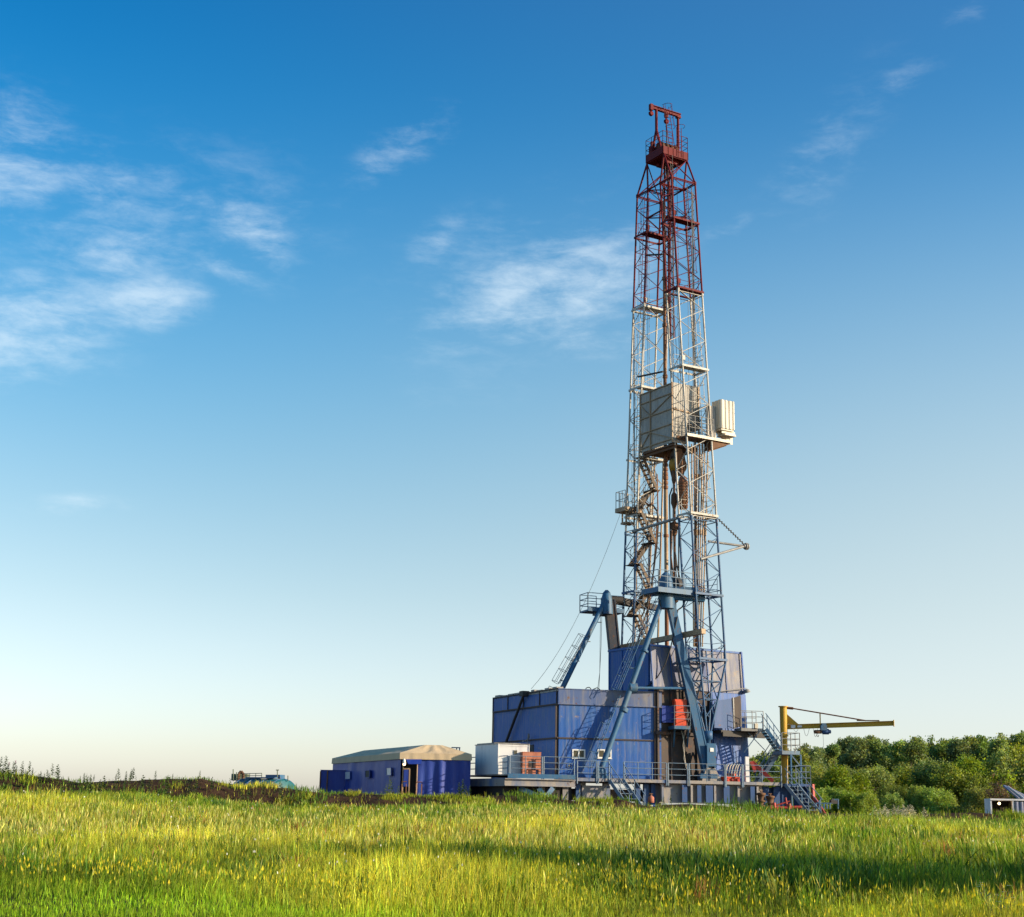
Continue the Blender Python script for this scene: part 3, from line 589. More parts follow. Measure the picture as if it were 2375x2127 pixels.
# ------------------------------------------------------------------ things hanging or standing inside the mast
def mast_tackle():
    uc = 3.1
    c = onplane(*P(4, 900, 205), T(uc, 0, 0), TU); w = c - TO; vb = w.dot(TV); zb = c.z
    t = thing('travelling_block', T(uc, vb, zb), 'yellow travelling block with round sheaves hanging inside the mast below the grey shelter', 'pulley block')
    for i in range(3):
        s = MB(); s.lathe(T(uc - .22 + .17 * i, vb, zb), TU, [(0, .1), (0, .62), (.03, .56), (.1, .56), (.13, .62), (.13, .1)], 22); s.build('sheave', M['blockyellow'], t)
    s = MB(); s.slab([T(uc - .32, vb - .35, zb + .9), T(uc - .32, vb + .3, zb + .9), T(uc - .32, vb + .5, zb), T(uc - .32, vb + .2, zb - .85), T(uc - .32, vb - .3, zb - .85), T(uc - .32, vb - .55, zb)], TU * .06); s.slab([T(uc + .36, vb - .35, zb + .9), T(uc + .36, vb + .3, zb + .9), T(uc + .36, vb + .5, zb), T(uc + .36, vb + .2, zb - .85), T(uc + .36, vb - .3, zb - .85), T(uc + .36, vb - .55, zb)], TU * .06); s.obox(T(uc - .3, vb - .35, zb + .7), TU * .66, TV * .5, Zv * .5); s.obox(T(uc - .25, vb - .7, zb + 1.1), TU * .5, TV * .45, Zv * 1.0); s.build('side_plate', M['rust'], t)
    s = MB(); 
    for k in range(6): s.tube(T(uc - .2 + .12 * (k % 3), vb - .5 + .9 * (k % 2), zb), T(4.6 - .1 * k, .6 + .2 * k, 50.2), .022, 4, cap=False)
    s.build('drilling_line', M['rope'], t)
    # rust brown counterweight column
    a = onplane(*P(4, 955, 330), T(2.4, 0, 0), TU); b = onplane(*P(4, 975, 740), T(2.4, 0, 0), TU); va = (a - TO).dot(TV)
    t = thing('power_swivel', T(2.4, va, b.z), 'rust brown ribbed cylinder hanging behind the near mast leg beside the yellow block', 'swivel')
    s = MB(); s.lathe(T(2.4, va, b.z), Zv, [(0, .2), (.1, .33), (a.z - b.z - .4, .33), (a.z - b.z - .1, .24), (a.z - b.z, .08)], 14); s.build('body', M['brown'], t)
    s = MB()
    for k in range(7): z = b.z + .5 + k * (a.z - b.z - .9) / 7; s.tube(T(2.4, va, z), T(2.4, va, z + .12), .37, 14)
    s.build('clamp_ring', M['rust'], t)
    # hook and kelly below the block
    h = onplane(*P(4, 850, 480), T(3.2, 0, 0), TU); vh = (h - TO).dot(TV); hz = h.z
    t = thing('lifting_hook', T(3.2, vh, hz - 8), 'dark rusty hook, swivel and long kelly rod hanging on the centre line of the mast', 'hook')
    s = MB(); s.lathe(T(3.2, vh, hz), -Zv, [(-1.4, .07), (-1.2, .17), (-.6, .18), (-.3, .08), (.3, .08), (.5, .22), (1.1, .24), (1.5, .1), (2.4, .1), (2.6, .2), (3.2, .22), (3.5, .1), (4.4, .08)], 14); s.obox(T(3.0, vh - .26, hz - 3.0), TU * .4, TV * .52, Zv * .5); s.build('hook_body', M['rust'], t)
    s = MB(); s.tube(T(3.2, vh, hz - 4.2), T(3.2, vh, 10), .09, 8); s.lathe(T(3.2, vh, hz - 8.2), Zv, [(0, .12), (.1, .24), (.7, .24), (.8, .1)], 10); s.lathe(T(3.2, vh, hz - 11.2), Zv, [(0, .12), (.1, .2), (.9, .2), (1, .1)], 10); s.build('kelly_rod', M['rust'], t)
    s = MB()
    for dv in (-.42, .42): s.tube(T(3.2, vh + dv, hz - .6), T(3.2, vh + dv * .8, hz - 6.4), .05, 6); s.tube(T(3.2, vh + dv, hz - .6), T(3.2, vh + dv * .4, hz), .05, 6); s.tube(T(3.1, vh + dv * .8, hz - 6.4), T(3.1, vh + dv * .2, hz - 7.6), .05, 6)
    s.build('link_arm', M['dark'], t)
    # mud hoses: black curves
    hp = [(1508, 1195), (1500, 1178), (1512, 1168), (1524, 1185), (1527, 1215), (1524, 1260), (1518, 1310), (1512, 1350), (1503, 1392), (1493, 1420), (1470, 1465)]
    s = MB(); s.path([onplane(x, y, T(0, 1.2, 0), TV) for x, y in hp], .055, 6); s.build
    tag(s.build('mud_hose', M['hose'], None), 'thick dark hose looping down in front of the far mast leg', 'hose')
    hp = [(1566, 1280), (1570, 1310), (1575, 1335), (1580, 1352), (1586, 1372), (1590, 1392), (1582, 1408), (1572, 1415), (1570, 1424)]
    s = MB(); s.path([onplane(x, y, T(1.9, 0, 0), TU) for x, y in hp], .05, 6)
    tag(s.build('mud_hose', M['hose'], None), 'thin dark hose curving past the blue balcony of the near support', 'hose')
    for pts, uu, vv, r, mt, lab in (([(1524, 1100), (1526, 1180), (1521, 1260), (1514, 1340), (1506, 1400), (1490, 1450), (1478, 1490)], None, 1.6, .05, 'brown', 'brown hose running down beside the stairs of the far mast leg'),
                                    ([(1512, 1168), (1505, 1172), (1497, 1166), (1492, 1172), (1488, 1180)], None, .9, .08, 'rust', 'rusty goose neck pipe at the top of the hoses on the far mast leg'),
                                    ([(1567, 1290), (1568, 1330), (1573, 1360), (1580, 1372)], 1.9, None, .05, 'hose', 'dark hose hanging beside the kelly rod above the blue balcony'),
                                    ([(1558, 1230), (1556, 1290), (1561, 1330), (1560, 1380)], 2.6, None, .06, 'rust', 'rusty chain hanging between the standpipe and the kelly rod')):
        s = MB(); s.path([onplane(x, y, T(0, vv, 0), TV) if uu is None else onplane(x, y, T(uu, 0, 0), TU) for x, y in pts], r, 6)
        tag(s.build('hose' if mt in ('brown', 'hose') else 'hanging_pipe', M[mt], None, onplane(*pts[-1], T(0, 1.5, 0), TV)), lab, 'hose' if mt in ('brown', 'hose') else 'pipe')
    # stands of drill pipe
    grp = 'stands of drill pipe racked behind the near mast leg'
    for i, (xt, xb, mt) in enumerate([(1604, 1609, 'tan'), (1611, 1612, 'brown'), (1617, 1614, 'tan'), (1622, 1617, 'rust'), (1629, 1620, 'tan'), (1635, 1624, 'tan'), (1642, 1629, 'tan')]):
        uu = 1.75 + .16 * (i % 3)
        a = onplane(xt, 1030, T(uu, 0, 0), TU); b = onplane(xb, 1500, T(uu, 0, 0), TU)
        s = MB(); s.tube(b, a, .05, 7)
        for k in range(1, 4): c = b.lerp(a, k / 3.6); s.tube(c - Zv * .2, c + Zv * .2, .075, 7)
        tag(s.build('drill_pipe', M[mt], None, b), 'long rusty drill pipe standing upright in the bundle behind the near mast leg', 'drill pipe', grp)
    # guy rope to the shed roof
    s = MB(); A = onplane(1453, 1150, T(uL(24), 0, 0), TU); B = at(1232, 1598, 104); n = 14
    pts = [A.lerp(B, i / n) - Zv * (1.6 * 4 * (i / n) * (1 - i / n)) for i in range(n + 1)]; s.path(pts, .016, 4)
    tag(s.build('guy_rope', M['rope'], None), 'thin steel rope slanting from the far mast leg down to the shed roof', 'rope')
mast_tackle()
# ------------------------------------------------------------------ the two leaning supports of the mast
def support_near():
    t = thing('mast_support', at(1545, 1805, 98.5), 'near two legged blue mast support with railed balcony, in front of the shed', 'mast support', 'leaning supports of the mast')
    z = 16.35; u = .75
    v0 = Vz(1522, 1379, u)[0]; hb = Vz(1545, 1380, u + .7)[0]
    hub = T(u + .7, hb, z)
    m = MB(); m.lathe(hub - Zv * 1.1, Zv, [(0, .55), (.9, .55), (1.9, .46), (2.3, .34), (2.5, .12)], 12); m.beam(hub + Zv * .1, T(uR(z) + .2, .3, z + .1), .5, .6); m.tube(hub - Zv * .2, T(uR(z) + .7, 1.2, z - .2), .28, 10); m.build('top_joint', M['sblue'], t)
    f1 = at(1391, 1806, 97.7); f2 = at(1641, 1806, 99.7)
    l = MB(); a = hub - Zv * .35 - TV * .25; l.tube(a, f1 + Zv * .35, .19, 10); l.tube(a.lerp(f1, .62), a.lerp(f1, .64), .3, 10); l.tube(a.lerp(f1, .3), a.lerp(f1, .31), .28, 10); l.lathe(f1 + Zv * .35 - DS * .0 - DT * .3, DT, [(0, .16), (.02, .4), (.58, .4), (.6, .16)], 14); l.obox(f1 - DS * .5 - DT * .3, DS * 1.0, DT * .6, Zv * .2); l.build('leg', M['sblue'], t)
    l = MB(); a = hub - Zv * .3 + TV * .25; d = (f2 - a)
    l.beam(a, f2 + Zv * .3, .46, .4, DT); l.beam(a + TV * .27, f2 + Zv * .3 + DS * .27, .08, .5, DT); l.beam(a - TV * .27, f2 + Zv * .3 - DS * .27, .08, .5, DT); l.obox(f2 - DS * .6 - DT * .3, DS * 1.2, DT * .6, Zv * .3); l.build('leg', M['sblue'], t)
    b = MB(); p1 = (hub - Zv * .35).lerp(f1, .51); p2 = (hub - Zv * .3).lerp(f2, .51); b.tube(p1, p2 , .1, 8); b.tube(p1 - DS * .25, p1 + DS * .25, .34, 10); b.build('cross_brace', M['sblue'], t)
    p = MB(); p.obox(T(u - .25, v0, z - .04), TU * 1.9, TV * (-v0 - .1), Zv * .1); p.obox(T(u - .29, v0 - .03, z - .16), TU * .04, TV * (-v0 + .1), Zv * .34); p.obox(T(u - .25, v0 - .03, z - .16), TU * 1.9, TV * .04, Zv * .34)
    for k in range(4): vv = v0 + .2 + k * (-v0 - .4) / 3; p.beam(T(u - .2, vv, z - .12), T(u + 1.6, vv, z - .12), .08, .14)
    pf = p.build('balcony', M['sblue'], t)
    r = MB(); r.rail([T(u + 1.6, v0, z + .1), T(u - .25, v0, z + .1), T(u - .25, -.12, z + .1)], 1.25, 3, .8, .032); r.build('railing', M['railing'], pf)
    e = MB(); e.lathe(T(u + 1.0, -.9, z + .65), TV, [(0, .1), (.05, .5), (.5, .5), (.55, .1)], 14); e.lathe(T(u + 1.4, -1.1, z + .45), TV, [(0, .1), (.05, .3), (1.1, .3), (1.15, .1)], 12); e.build('winch_drum', M['dark'], t)
    # ladder along the slim leg, in two flights
    s = MB(); o = -DS * .75 - DT * .1
    A = hub - Zv * .6; q = lambda k: A.lerp(f1 + Zv * .3, k) + o
    s.ladder(q(-.02), q(.53) - DS * .2, DT, .5, .33, .028, cage=(-1, -.1, .35), cr=.34); s.ladder(q(.56), q(.97), DT, .5, .33, .028, cage=(-1, -.1, .35), cr=.34)
    for k in (.15, .4, .62, .8): s.tube(q(k), q(k) - o, .03, 5)
    s.build('ladder', M['sblue'], t)
    c = MB(); pts = [(1571, 1430), (1556, 1500), (1543, 1540), (1525, 1570), (1505, 1590), (1490, 1596)]; c.path([at(x, y, 99.3) for x, y in pts], .045, 5); c.build('cable', M['hose'], t); c = MB(); c.path([at(x, y, 99.0) for x, y in [(1528, 1390), (1532, 1405), (1541, 1413)]], .05, 5); c.build('cable', M['hose'], t)
support_near()
def support_far():
    Y0 = 105.0
    top = at(1407, 1383, Y0); zt = at(1407, 1372, Y0).z
    t = thing('mast_support', at(1405, 1600, Y0), 'far dark blue two legged mast support rising behind the roof of the blue shed', 'mast support', 'leaning supports of the mast')
    f1 = at(1278, 1650, Y0 - 2.5); f2 = at(1438, 1540, Y0 + 1.2)
    h = MB(); h.lathe(top - Zv * 1.3 , Zv, [(0, .46), (1.0, .42), (1.55, .28), (1.75, .1)], 12); h.build('top_joint', M['sblue'], t)
    l = MB(); l.tube(top - Zv * .1, f1, .185, 10); l.build('leg', M['sblue'], t)
    l = MB(); l.beam(top - Zv * .3 + DS * .2, f2 - Zv * 3, .56, .5, DT); l.beam(top - Zv * .2 + DS * .53, f2 - Zv * 3 + DS * .33, .1, .6, DT); l.beam(top - Zv * .2 - DS * .13, f2 - Zv * 3 - DS * .33, .1, .6, DT); l.build('leg', M['darkblue'], t)
    p = MB(); z = at(1380, 1419, Y0).z; xl = at(1357, 1419, Y0); xr = at(1441, 1424, Y0 + 1); d = (xr - xl); d.z = 0; L = d.length; d.normalize(); nn = V((-d.y, d.x, 0)); base = V((xl.x, xl.y, z))
    p.obox(base - nn * .5, d * L, nn * 1.5, Zv * .12); p.obox(base - nn * .55, d * L, nn * .05, Zv * .3); p.obox(base - nn * .4 + d * .8 - Zv * .2, d * (L - 1.6), nn * .9, Zv * .2); pf = p.build('balcony', M['sblue'], t)
    r = MB(); r.rail([base + d * 1.35 - nn * .5 + Zv * .12, base - nn * .5 + Zv * .12, base + nn * .95 + Zv * .12, base + nn * .95 + d * 1.3 + Zv * .12], 1.2, 3, 1.3, .035); r.build('railing', M['sblue'], pf); r = MB(); r.rail([base + d * (L - 1) - nn * .5 + Zv * .12, base + d * L - nn * .5 + Zv * .12, base + d * L + nn * .9 + Zv * .12, base + d * (L - 1.2) + nn * .9 + Zv * .12], 1.1, 3, 1.3, .03); r.build('railing', M['sblue'], pf)
    c = MB(); a = at(1425, 1392, Y0 + .5); b = at(1527, 1411, Y0 + 2.5); c.beam(a, a.lerp(b, .4), .5, .5); c.tube(a - DS * .3, a + DS * .6, .32, 10); c.beam(a.lerp(b, .35), b, .5, .4); c.build('tie_beam', M['dark'], t)
    s = MB(); o = -DS * .55; A = top - Zv * 1.2; q = lambda k: A.lerp(f1, k) + o
    s.ladder(q(0.02), q(.73), DT, .5, .33, .03, cage=(-1, 0, .5), cr=.36)
    for k in (.1, .3, .5, .7): s.tube(q(k), q(k) - o, .035, 5)
    s.build('ladder', M['grey'], t)
    c = MB(); c.path([at(1393, 1425, Y0 - .5), at(1392, 1480, Y0 - .5), at(1391, 1560, Y0 - .5), at(1386, 1600, Y0 - .8)], .022, 4); c.build('cable', M['rope'], t); c = MB(); c.path([at(1396, 1425, Y0 - .5), at(1394, 1500, Y0 - .5), at(1389, 1600, Y0 - .8)], .022, 4); c.build('cable', M['rope'], t)
support_far()

# ------------------------------------------------------------------ tall wind shelter round the drill floor
US = 2.0
def shelter():
    a = Vz(1508, 1497, US); b = Vz(1720, 1509, US); vl, vr, zt = a[0], b[0], (a[1] + b[1]) / 2
    ul = Uz(1411, 1512, vl)[0]; zb = at(1560, 1690, 101).z
    t = thing('drill_floor_shelter', T(US, vl, DECK), 'tall weathered blue sheet shelter wrapped round the drill floor at the foot of the mast', 'shelter')
    m = MB(); m.obox(T(US + .12, vl, 8.6), TU * (ul - US - .12), TV * .1, Zv * (zt - 8.6))
    for k in (0, .33, .66, .99): uu = US + .2 + (ul - US - .3) * k; m.beam(T(uu, vl - .03, 8.6), T(uu, vl - .03, zt), .05, .06, TU)
    m.beam(T(US + .1, vl - .03, zt - .1), T(ul, vl - .03, zt - .1), .07, .12); m.build('side_wall', M['wall'], t)
    m = MB(); vr2 = Vz(1728, 1604, US - .35)[0]; vr3 = Vz(1740, 1792, US - .6)[0]; zm = at(1727, 1604, 101).z
    m.slab([T(US, vl, zt), T(US, vr, zt), T(US - .3, vr2, zm), T(US - .3, vl, zm)], TU * .1)
    w = m.build('front_wall', M['walldirtlit'], t)
    g = MB()
    for k in range(6): vv = vl + (vr - vl) * k / 5; vb = vl + (vr2 - vl) * k / 5; g.beam(T(US - .03, vv, zt), T(US - .33, vb, zm), .05, .05, TU)
    g.beam(T(US - .03, vl, zt - .08), T(US - .03, vr, zt - .08), .07, .12); g.tube(T(US - .12, vr - .16, zt), T(US - .45, vr2 - .16, zm), .05, 6)
    g.build('frame', M['wall'], w)
    m = MB(); zl = DECK + .05; vm = Vz(1655, 1700, US - .4)[0]
    m.slab([T(US - .32, vm, zm - .02), T(US - .32, vr2, zm - .02), T(US - .55, vr3, zl), T(US - .5, vm, zl)], TU * .1)
    m.build('lower_wall', M['wall'], t)
    m = MB(); m.slab([T(US - .2, vl + .2, zm - .02), T(US - .2, vm - .02, zm - .02), T(US - .2, vm - .02, zl), T(US - .2, vl + .2, zl)], TU * .1)
    for k in range(5): vv = vl + .4 + k * (vm - vl - .6) / 4; m.beam(T(US - .27, vv, zl), T(US - .27, vv, zm - .05), .12, .12, TU)
    m.beam(T(US - .3, vl + .2, zl + 3.1), T(US - .3, vm, zl + 3.1), .16, .2); m.build('back_wall', M['rustshadewall'], t)
    m = MB(); m.slab([T(US, vr, zt - .02), T(US + 5.2, vr, zt - .02), T(US + 5.2, vr2, zm), T(US - .2, vr2, zm)], TV * .08); m.slab([T(US - .3, vr2, zm - .04), T(US + 5.2, vr2, zm - .04), T(US + 5.2, vr3, zl), T(US - .5, vr3, zl)], TV * .08); m.build('side_wall', M['wall'], t)
    m = MB(); m.obox(T(ul - .1, vl + .15, 8.6), TV * (vr - vl - .3), TU * .08, Zv * (zt - 8.7)); m.build('rear_wall', M['wall'], t)
    # small open porch with a swung out dark door
    d = MB(); q = [Vz(1657, 1626, US - 1.4), Vz(1698, 1620, US - 1.4), Vz(1698, 1690, US - 1.4), Vz(1657, 1688, US - 1.4)]
    d.slab([T(US - 1.4, *k) for k in q], TU * .06); pw = d.build('wind_panel', M['girderblue'], t)  # darker blue puts the shade on this panel into its paint
    d = MB(); q = [Vz(1701, 1619, US - 1.4), Vz(1718, 1613, US - 1.4), Vz(1721, 1684, US - 1.4), Vz(1703, 1690, US - 1.4)]
    d.slab([T(US - 1.4, *k) for k in q], TU * .06); d.build('door', M['rustshadewall'], t)
    d = MB(); d.beam(T(US - 1.42, *Vz(1699.5, 1618, US - 1.4)), T(US - 1.42, *Vz(1702, 1690, US - 1.4)), .1, .1, TU); d.build('post', M['grey'], pw)
    f = MB(); zf = at(1690, 1692, 100.4).z; f.obox(T(US - 1.6, vm - .3, zf - .2), TU * 1.2, TV * (vr2 - vm + .9), Zv * .16); f.beam(T(US - 1.6, vm - .2, zf - .3), T(US - 1.6, vr2 + .6, zf - .3), .12, .3); f.build('landing', M['dark'], t)
    lm = MB(); c = Vz(1731, 1600, US - .6); p0 = T(US - .5, vr2 - .1, c[1] + .08); p1 = T(US - .6, *c); lm.tube(p0 - TV * 2.2 + Zv * -.3, p1 + Zv * .12, .03, 5); lm.lathe(p1 + Zv * .05, (TV * .3 - Zv).normalized(), [(0, .08), (.08, .2), (.24, .24), (.26, .1)], 12); lm.build('flood_lamp', M['grey'], t)
    c = MB(); c.path([at(1490, 1780, 99.4), at(1488, 1700, 100), at(1492, 1640, 100.2)], .03, 4); c.build('cable', M['hose'], t); c = MB(); c.path([at(x, y, 99.6) for x, y in [(1581, 1640), (1580, 1690), (1588, 1730), (1586, 1760), (1594, 1790)]], .03, 5); c.build('cable', M['hosepale'], t); c = MB(); c.path([at(x, y, 99.6) for x, y in [(1585, 1660), (1588, 1690), (1584, 1730), (1590, 1770), (1600, 1795)]], .03, 5); c.build('cable', M['hosepale'], t); c = MB(); c.path([at(x, y, 99.9) for x, y in [(1615, 1770), (1607, 1745), (1600, 1770), (1603, 1800)]], .06, 6); c.build('cable', M['hose'], t)
shelter()
# red cabinet on its own little balcony
def red_cabinet():
    Y = 98.9; a = at(1563, 1684, Y); b = at(1602, 1684, Y); z = a.z
    t = thing('cabinet_balcony', a, 'small railed steel balcony hanging between the blue shed and the leaning support', 'balcony')
    m = MB(); m.obox(V((a.x, a.y - .3, z - .2)), DS * (b - a).length, DT * 1.6, Zv * .22); f = m.build('floor', M['sblue'], t)
    m = MB(); m.beam(V((a.x + .1, a.y + .4, z - .2)), V((a.x + .1, a.y + 1.2, z - 1.3)), .1, .1); m.build('bracket', M['sblue'], t); m = MB(); m.beam(V((b.x - .1, a.y + .4, z - .2)), V((b.x - .1, a.y + 1.2, z - 1.3)), .1, .1); m.build('bracket', M['sblue'], t)
    r = MB(); e = V((a.x, a.y - .28, z + .03)); r.rail([e + DT * 1.3, e, e + DS * (b - a).length, e + DS * (b - a).length + DT * 1.3], 1.3, 3, 1.2, .03); r.build('railing', M['railing'], t)
    a2 = at(1566, 1682, Y + .4); b2 = at(1595, 1682, Y + .4); zt = at(1580, 1622, Y + .4).z; w = (b2 - a2).length
    c = thing('control_cabinet', V((a2.x, a2.y, z + .03)), 'tall orange red control cabinet standing on the small balcony beside the leaning support', 'cabinet')
    m = MB(); q = V((a2.x, a2.y, z + .03)); m.obox(q, DS * w, DT * .7, Zv * (zt - z - .03)); bd = m.build('body', M['orange'], c)
    m = MB(); m.obox(q - DT * .03 + Zv * .75 + DS * .06, DS * (w - .12), DT * .028, Zv * (zt - z - .9)); m.obox(q - DT * .03 + Zv * .08 + DS * .06, DS * (w - .12), DT * .028, Zv * .6); m.build('door', M['orange'], c)
    m = MB(); m.obox(q - DT * .06 + Zv * 1.0 + DS * (w - .2), DS * .04, DT * .03, Zv * .18); m.build('handle', M['dark'], c)
red_cabinet()

# ------------------------------------------------------------------ blue shed
TS = 1.25
def shed():
    a = Sz(1297, 1602, TS); b = Sz(1533, 1603, TS); s0, s1 = a[0], b[0]; zt = (a[1] + b[1]) / 2
    zp = (Sz(1297, 1634, TS)[1] + Sz(1533, 1639, TS)[1]) / 2; zm = (Sz(1297, 1712, TS)[1] + Sz(1525, 1717, TS)[1]) / 2; zb = DECK + .12
    t = thing('equipment_shed', D(s0, TS, DECK), 'long weathered blue sheet metal shed with a pale parapet band and two white windows', 'shed')
    C = D(s0, TS, 0); az = radians(24); LD = V((-sin(az), cos(az), 0)); LN = V((-LD.y, LD.x, 0))       # direction of the shaded side
    e = onplane(1146, 1626, C, V((cos(az), sin(az), 0))); LL = (V((e.x, e.y, 0)) - V((C.x, C.y, 0))).length
    m = MB(); m.slab([D(s0, TS, zb), D(s1, TS, zb), D(s1, TS, zp), D(s0, TS, zp)], DT * .12)
    fw = m.build('front_wall', M['wall'], t)
    m = MB(); z0 = V((0, 0, 0)); E = C + LD * LL
    m.slab([C + LD * .13 + Zv * zb, E + Zv * zb, E + Zv * zp, C + LD * .13 + Zv * zp], DS * .12); sw = m.build('side_wall', M['wall'], t)
    m = MB(); m.slab([D(s0 - .06, TS - .07, zp + .02), D(s1 + .03, TS - .07, zp + .02), D(s1 + .03, TS - .07, zt), D(s0 - .06, TS - .07, zt)], DT * .2); m.obox(D(s0 - .1, TS - .12, zp - .03), DS * (s1 - s0 + .15), DT * .2, Zv * .07); m.obox(D(s0 - .1, TS - .11, zt), DS * (s1 - s0 + .15), DT * .3, Zv * .05)
    par = m.build('parapet', M['parapet'], t)
    m = MB(); o = -LN * 0; nn = V((-cos(az), -sin(az), 0))
    m.slab([C + LD * .2 + nn * .05 + Zv * (zp + .02), E + LD * .1 + nn * .05 + Zv * (zp + .02), E + LD * .1 + nn * .05 + Zv * zt, C + LD * .2 + nn * .05 + Zv * zt], -nn * .15)
    m.build('parapet', M['wall'], t)
    m = MB()                                                                     # dark seams, posts and the roof edge
    for k in range(5): q = C + LD * (LL * (.02 + .245 * k)) + nn * .08; m.beam(q + Zv * zp, q + Zv * zt, .07, .05, LD)
    for zz in (zp, zt + .04, zm): q = nn * .09 + Zv * zz; m.beam(C + q - LD * .05, E + q, .08, .09)
    m.beam(C + nn * .10 + LD * .12 + Zv * zb, C + nn * .10 + LD * .12 + Zv * (zp - .05), .2, .05, LD); q = E + nn * .06; m.beam(q + Zv * zb, q + Zv * zt, .08, .08, LD)
    m.build('frame', M['rustshadewall'], sw)
    m = MB(); m.obox(D(s0, TS - .06, zm - .06), DS * (s1 - s0), DT * .055, Zv * .1)
    m.build('seam', M['rustshadewall'], fw)
    m = MB(); m.slab([D(s0 - .1, TS - .05, zt - .12), D(s1, TS - .05, zt - .12), D(s1, TS + 6, zt - .12), E + LD * .15 + Zv * (zt - .12)], Zv * .1)
    rng = random.Random(3)
    for k in range(9): q = C + LD * (LL * (k + .5) / 9.2) + Zv * (zt + .06); m.obox(q - LD * .5 + nn * .15, LD * (.5 + rng.random() * .5), -nn * .5, Zv * (.05 + .1 * rng.random()))
    rf = m.build('roof', M['grey'], t)
    m = MB(); m.path([at(1357, 1600, 99), at(1361, 1595, 99), at(1367, 1594, 99), at(1372, 1600, 99)], .03, 5); m.build('roof_cable', M['hose'], rf); m = MB(); m.path([at(1373, 1600, 99), at(1385, 1595, 99), at(1392, 1600, 99)], .03, 5); m.build('roof_cable', M['hose'], rf); m = MB(); m.path([at(1270, 1601, 100), at(1274, 1591, 100), at(1292, 1599, 100)], .025, 4); m.build('roof_cable', M['hose'], rf)
    m = MB(); m.slab([D(s1 - .12, TS + .13, zb), D(s1, TS + .13, zb), D(s1, TS + 4, zb), D(s1 - .12, TS + 4, zb)], Zv * (zt - zb - .15)); m.build('end_wall', M['wall'], t)
    m = MB(); m.obox(D(s1 + .02, TS - .1, zp - 1.0), DS * .95, DT * .1, Zv * 1.1); m.build('hatch', M['tarpblue'], t)
    m = MB(); m.obox(D(s0 - .2, TS - .15, zb - .2), DS * (s1 - s0 + .4), DT * .5, Zv * .19); m.build('sill_beam', M['rustshadewall'], t)
    for x0, x1 in ((1327, 1357), (1386, 1418)):
        p = Sz(x0, 1737.5, TS); q = Sz(x1, 1759.5, TS); w, h = q[0] - p[0], p[1] - q[1]
        f = MB(); o = D(p[0], TS - .05, q[1]); th = .085
        f.obox(o, DS * w, DT * .05, Zv * th); f.obox(o + Zv * (h - th), DS * w, DT * .05, Zv * th); f.obox(o + Zv * th, DS * th, DT * .05, Zv * (h - 2 * th)); f.obox(o + Zv * th + DS * (w - th), DS * th, DT * .05, Zv * (h - 2 * th)); f.obox(o + Zv * th + DS * (w * .49 - th / 2), DS * th * 1.1, DT * .05, Zv * (h - 2 * th)); f.obox(o - Zv * .03 - DT * .04 - DS * .03, DS * (w + .06), DT * .05, Zv * .03)
        wd = f.build('window', M['winframe'], t)
        g = MB(); g.obox(o + DT * .022 + Zv * th + DS * th, DS * (w - 2 * th), DT * .02, Zv * (h - 2 * th)); g.build('pane', M['glass'], wd)
    for x, y, r in ((1320, 1776, .17), (1516, 1697, .16)):                        # worn round emblems painted on the wall
        k = Sz(x, y, TS - .012); c = D(k[0], TS - .012, k[1]); m = MB(); n = 20; pts = [c + DS * (r * cos(2 * pi * i / n)) + Zv * (r * sin(2 * pi * i / n)) for i in range(n + 1)]
        for p, q in zip(pts, pts[1:]): m.beam(p, q, .012, .05, DT)
        m.obox(c - DS * r * .5 - DT * .006 - Zv * .02, DS * r, DT * .01, Zv * .045); m.obox(c - DS * .02 - DT * .008 - Zv * r * .6, DS * .045, DT * .007, Zv * r * 1.2); m.build('emblem', M['olive'], t)
    m = MB(); p0 = at(1217, 1609, C.y + 1.0); nv = V((cos(az), sin(az), 0)); a0 = onplane(1216, 1609, C + nn * .25, nv); a1 = onplane(1172, 1726, C + nn * .25, nv); m.tube(a0, a1, .10, 8); m.beam(a0 - LD * .3, a0 + LD * .3, .5, .35); m.build('exhaust_pipe', M['dark'], t)
    m = MB(); m.obox(onplane(1237, 1727, C + nn * .04, nv) - Zv * 2.1, LD * .9, -nn * .035, Zv * 2.1); m.build('doorway', M['dark'], t)
    d = MB()                                                                    # short pipe and lamp over the white cabin
    k = onplane(1227, 1712, C + nn * .2, nv); d.path([k, k + Zv * .25, k + Zv * .3 - LD * -.0 + nn * .05, k - Zv * .35 + nn * .12], .05, 5); k2 = onplane(1215, 1720, C + nn * .5, nv); d.obox(k2, LD * .3, -nn * .2, Zv * .07); d.tube(k, k2, .03, 5); d.build('wall_lamp', M['grey'], t)
shed()

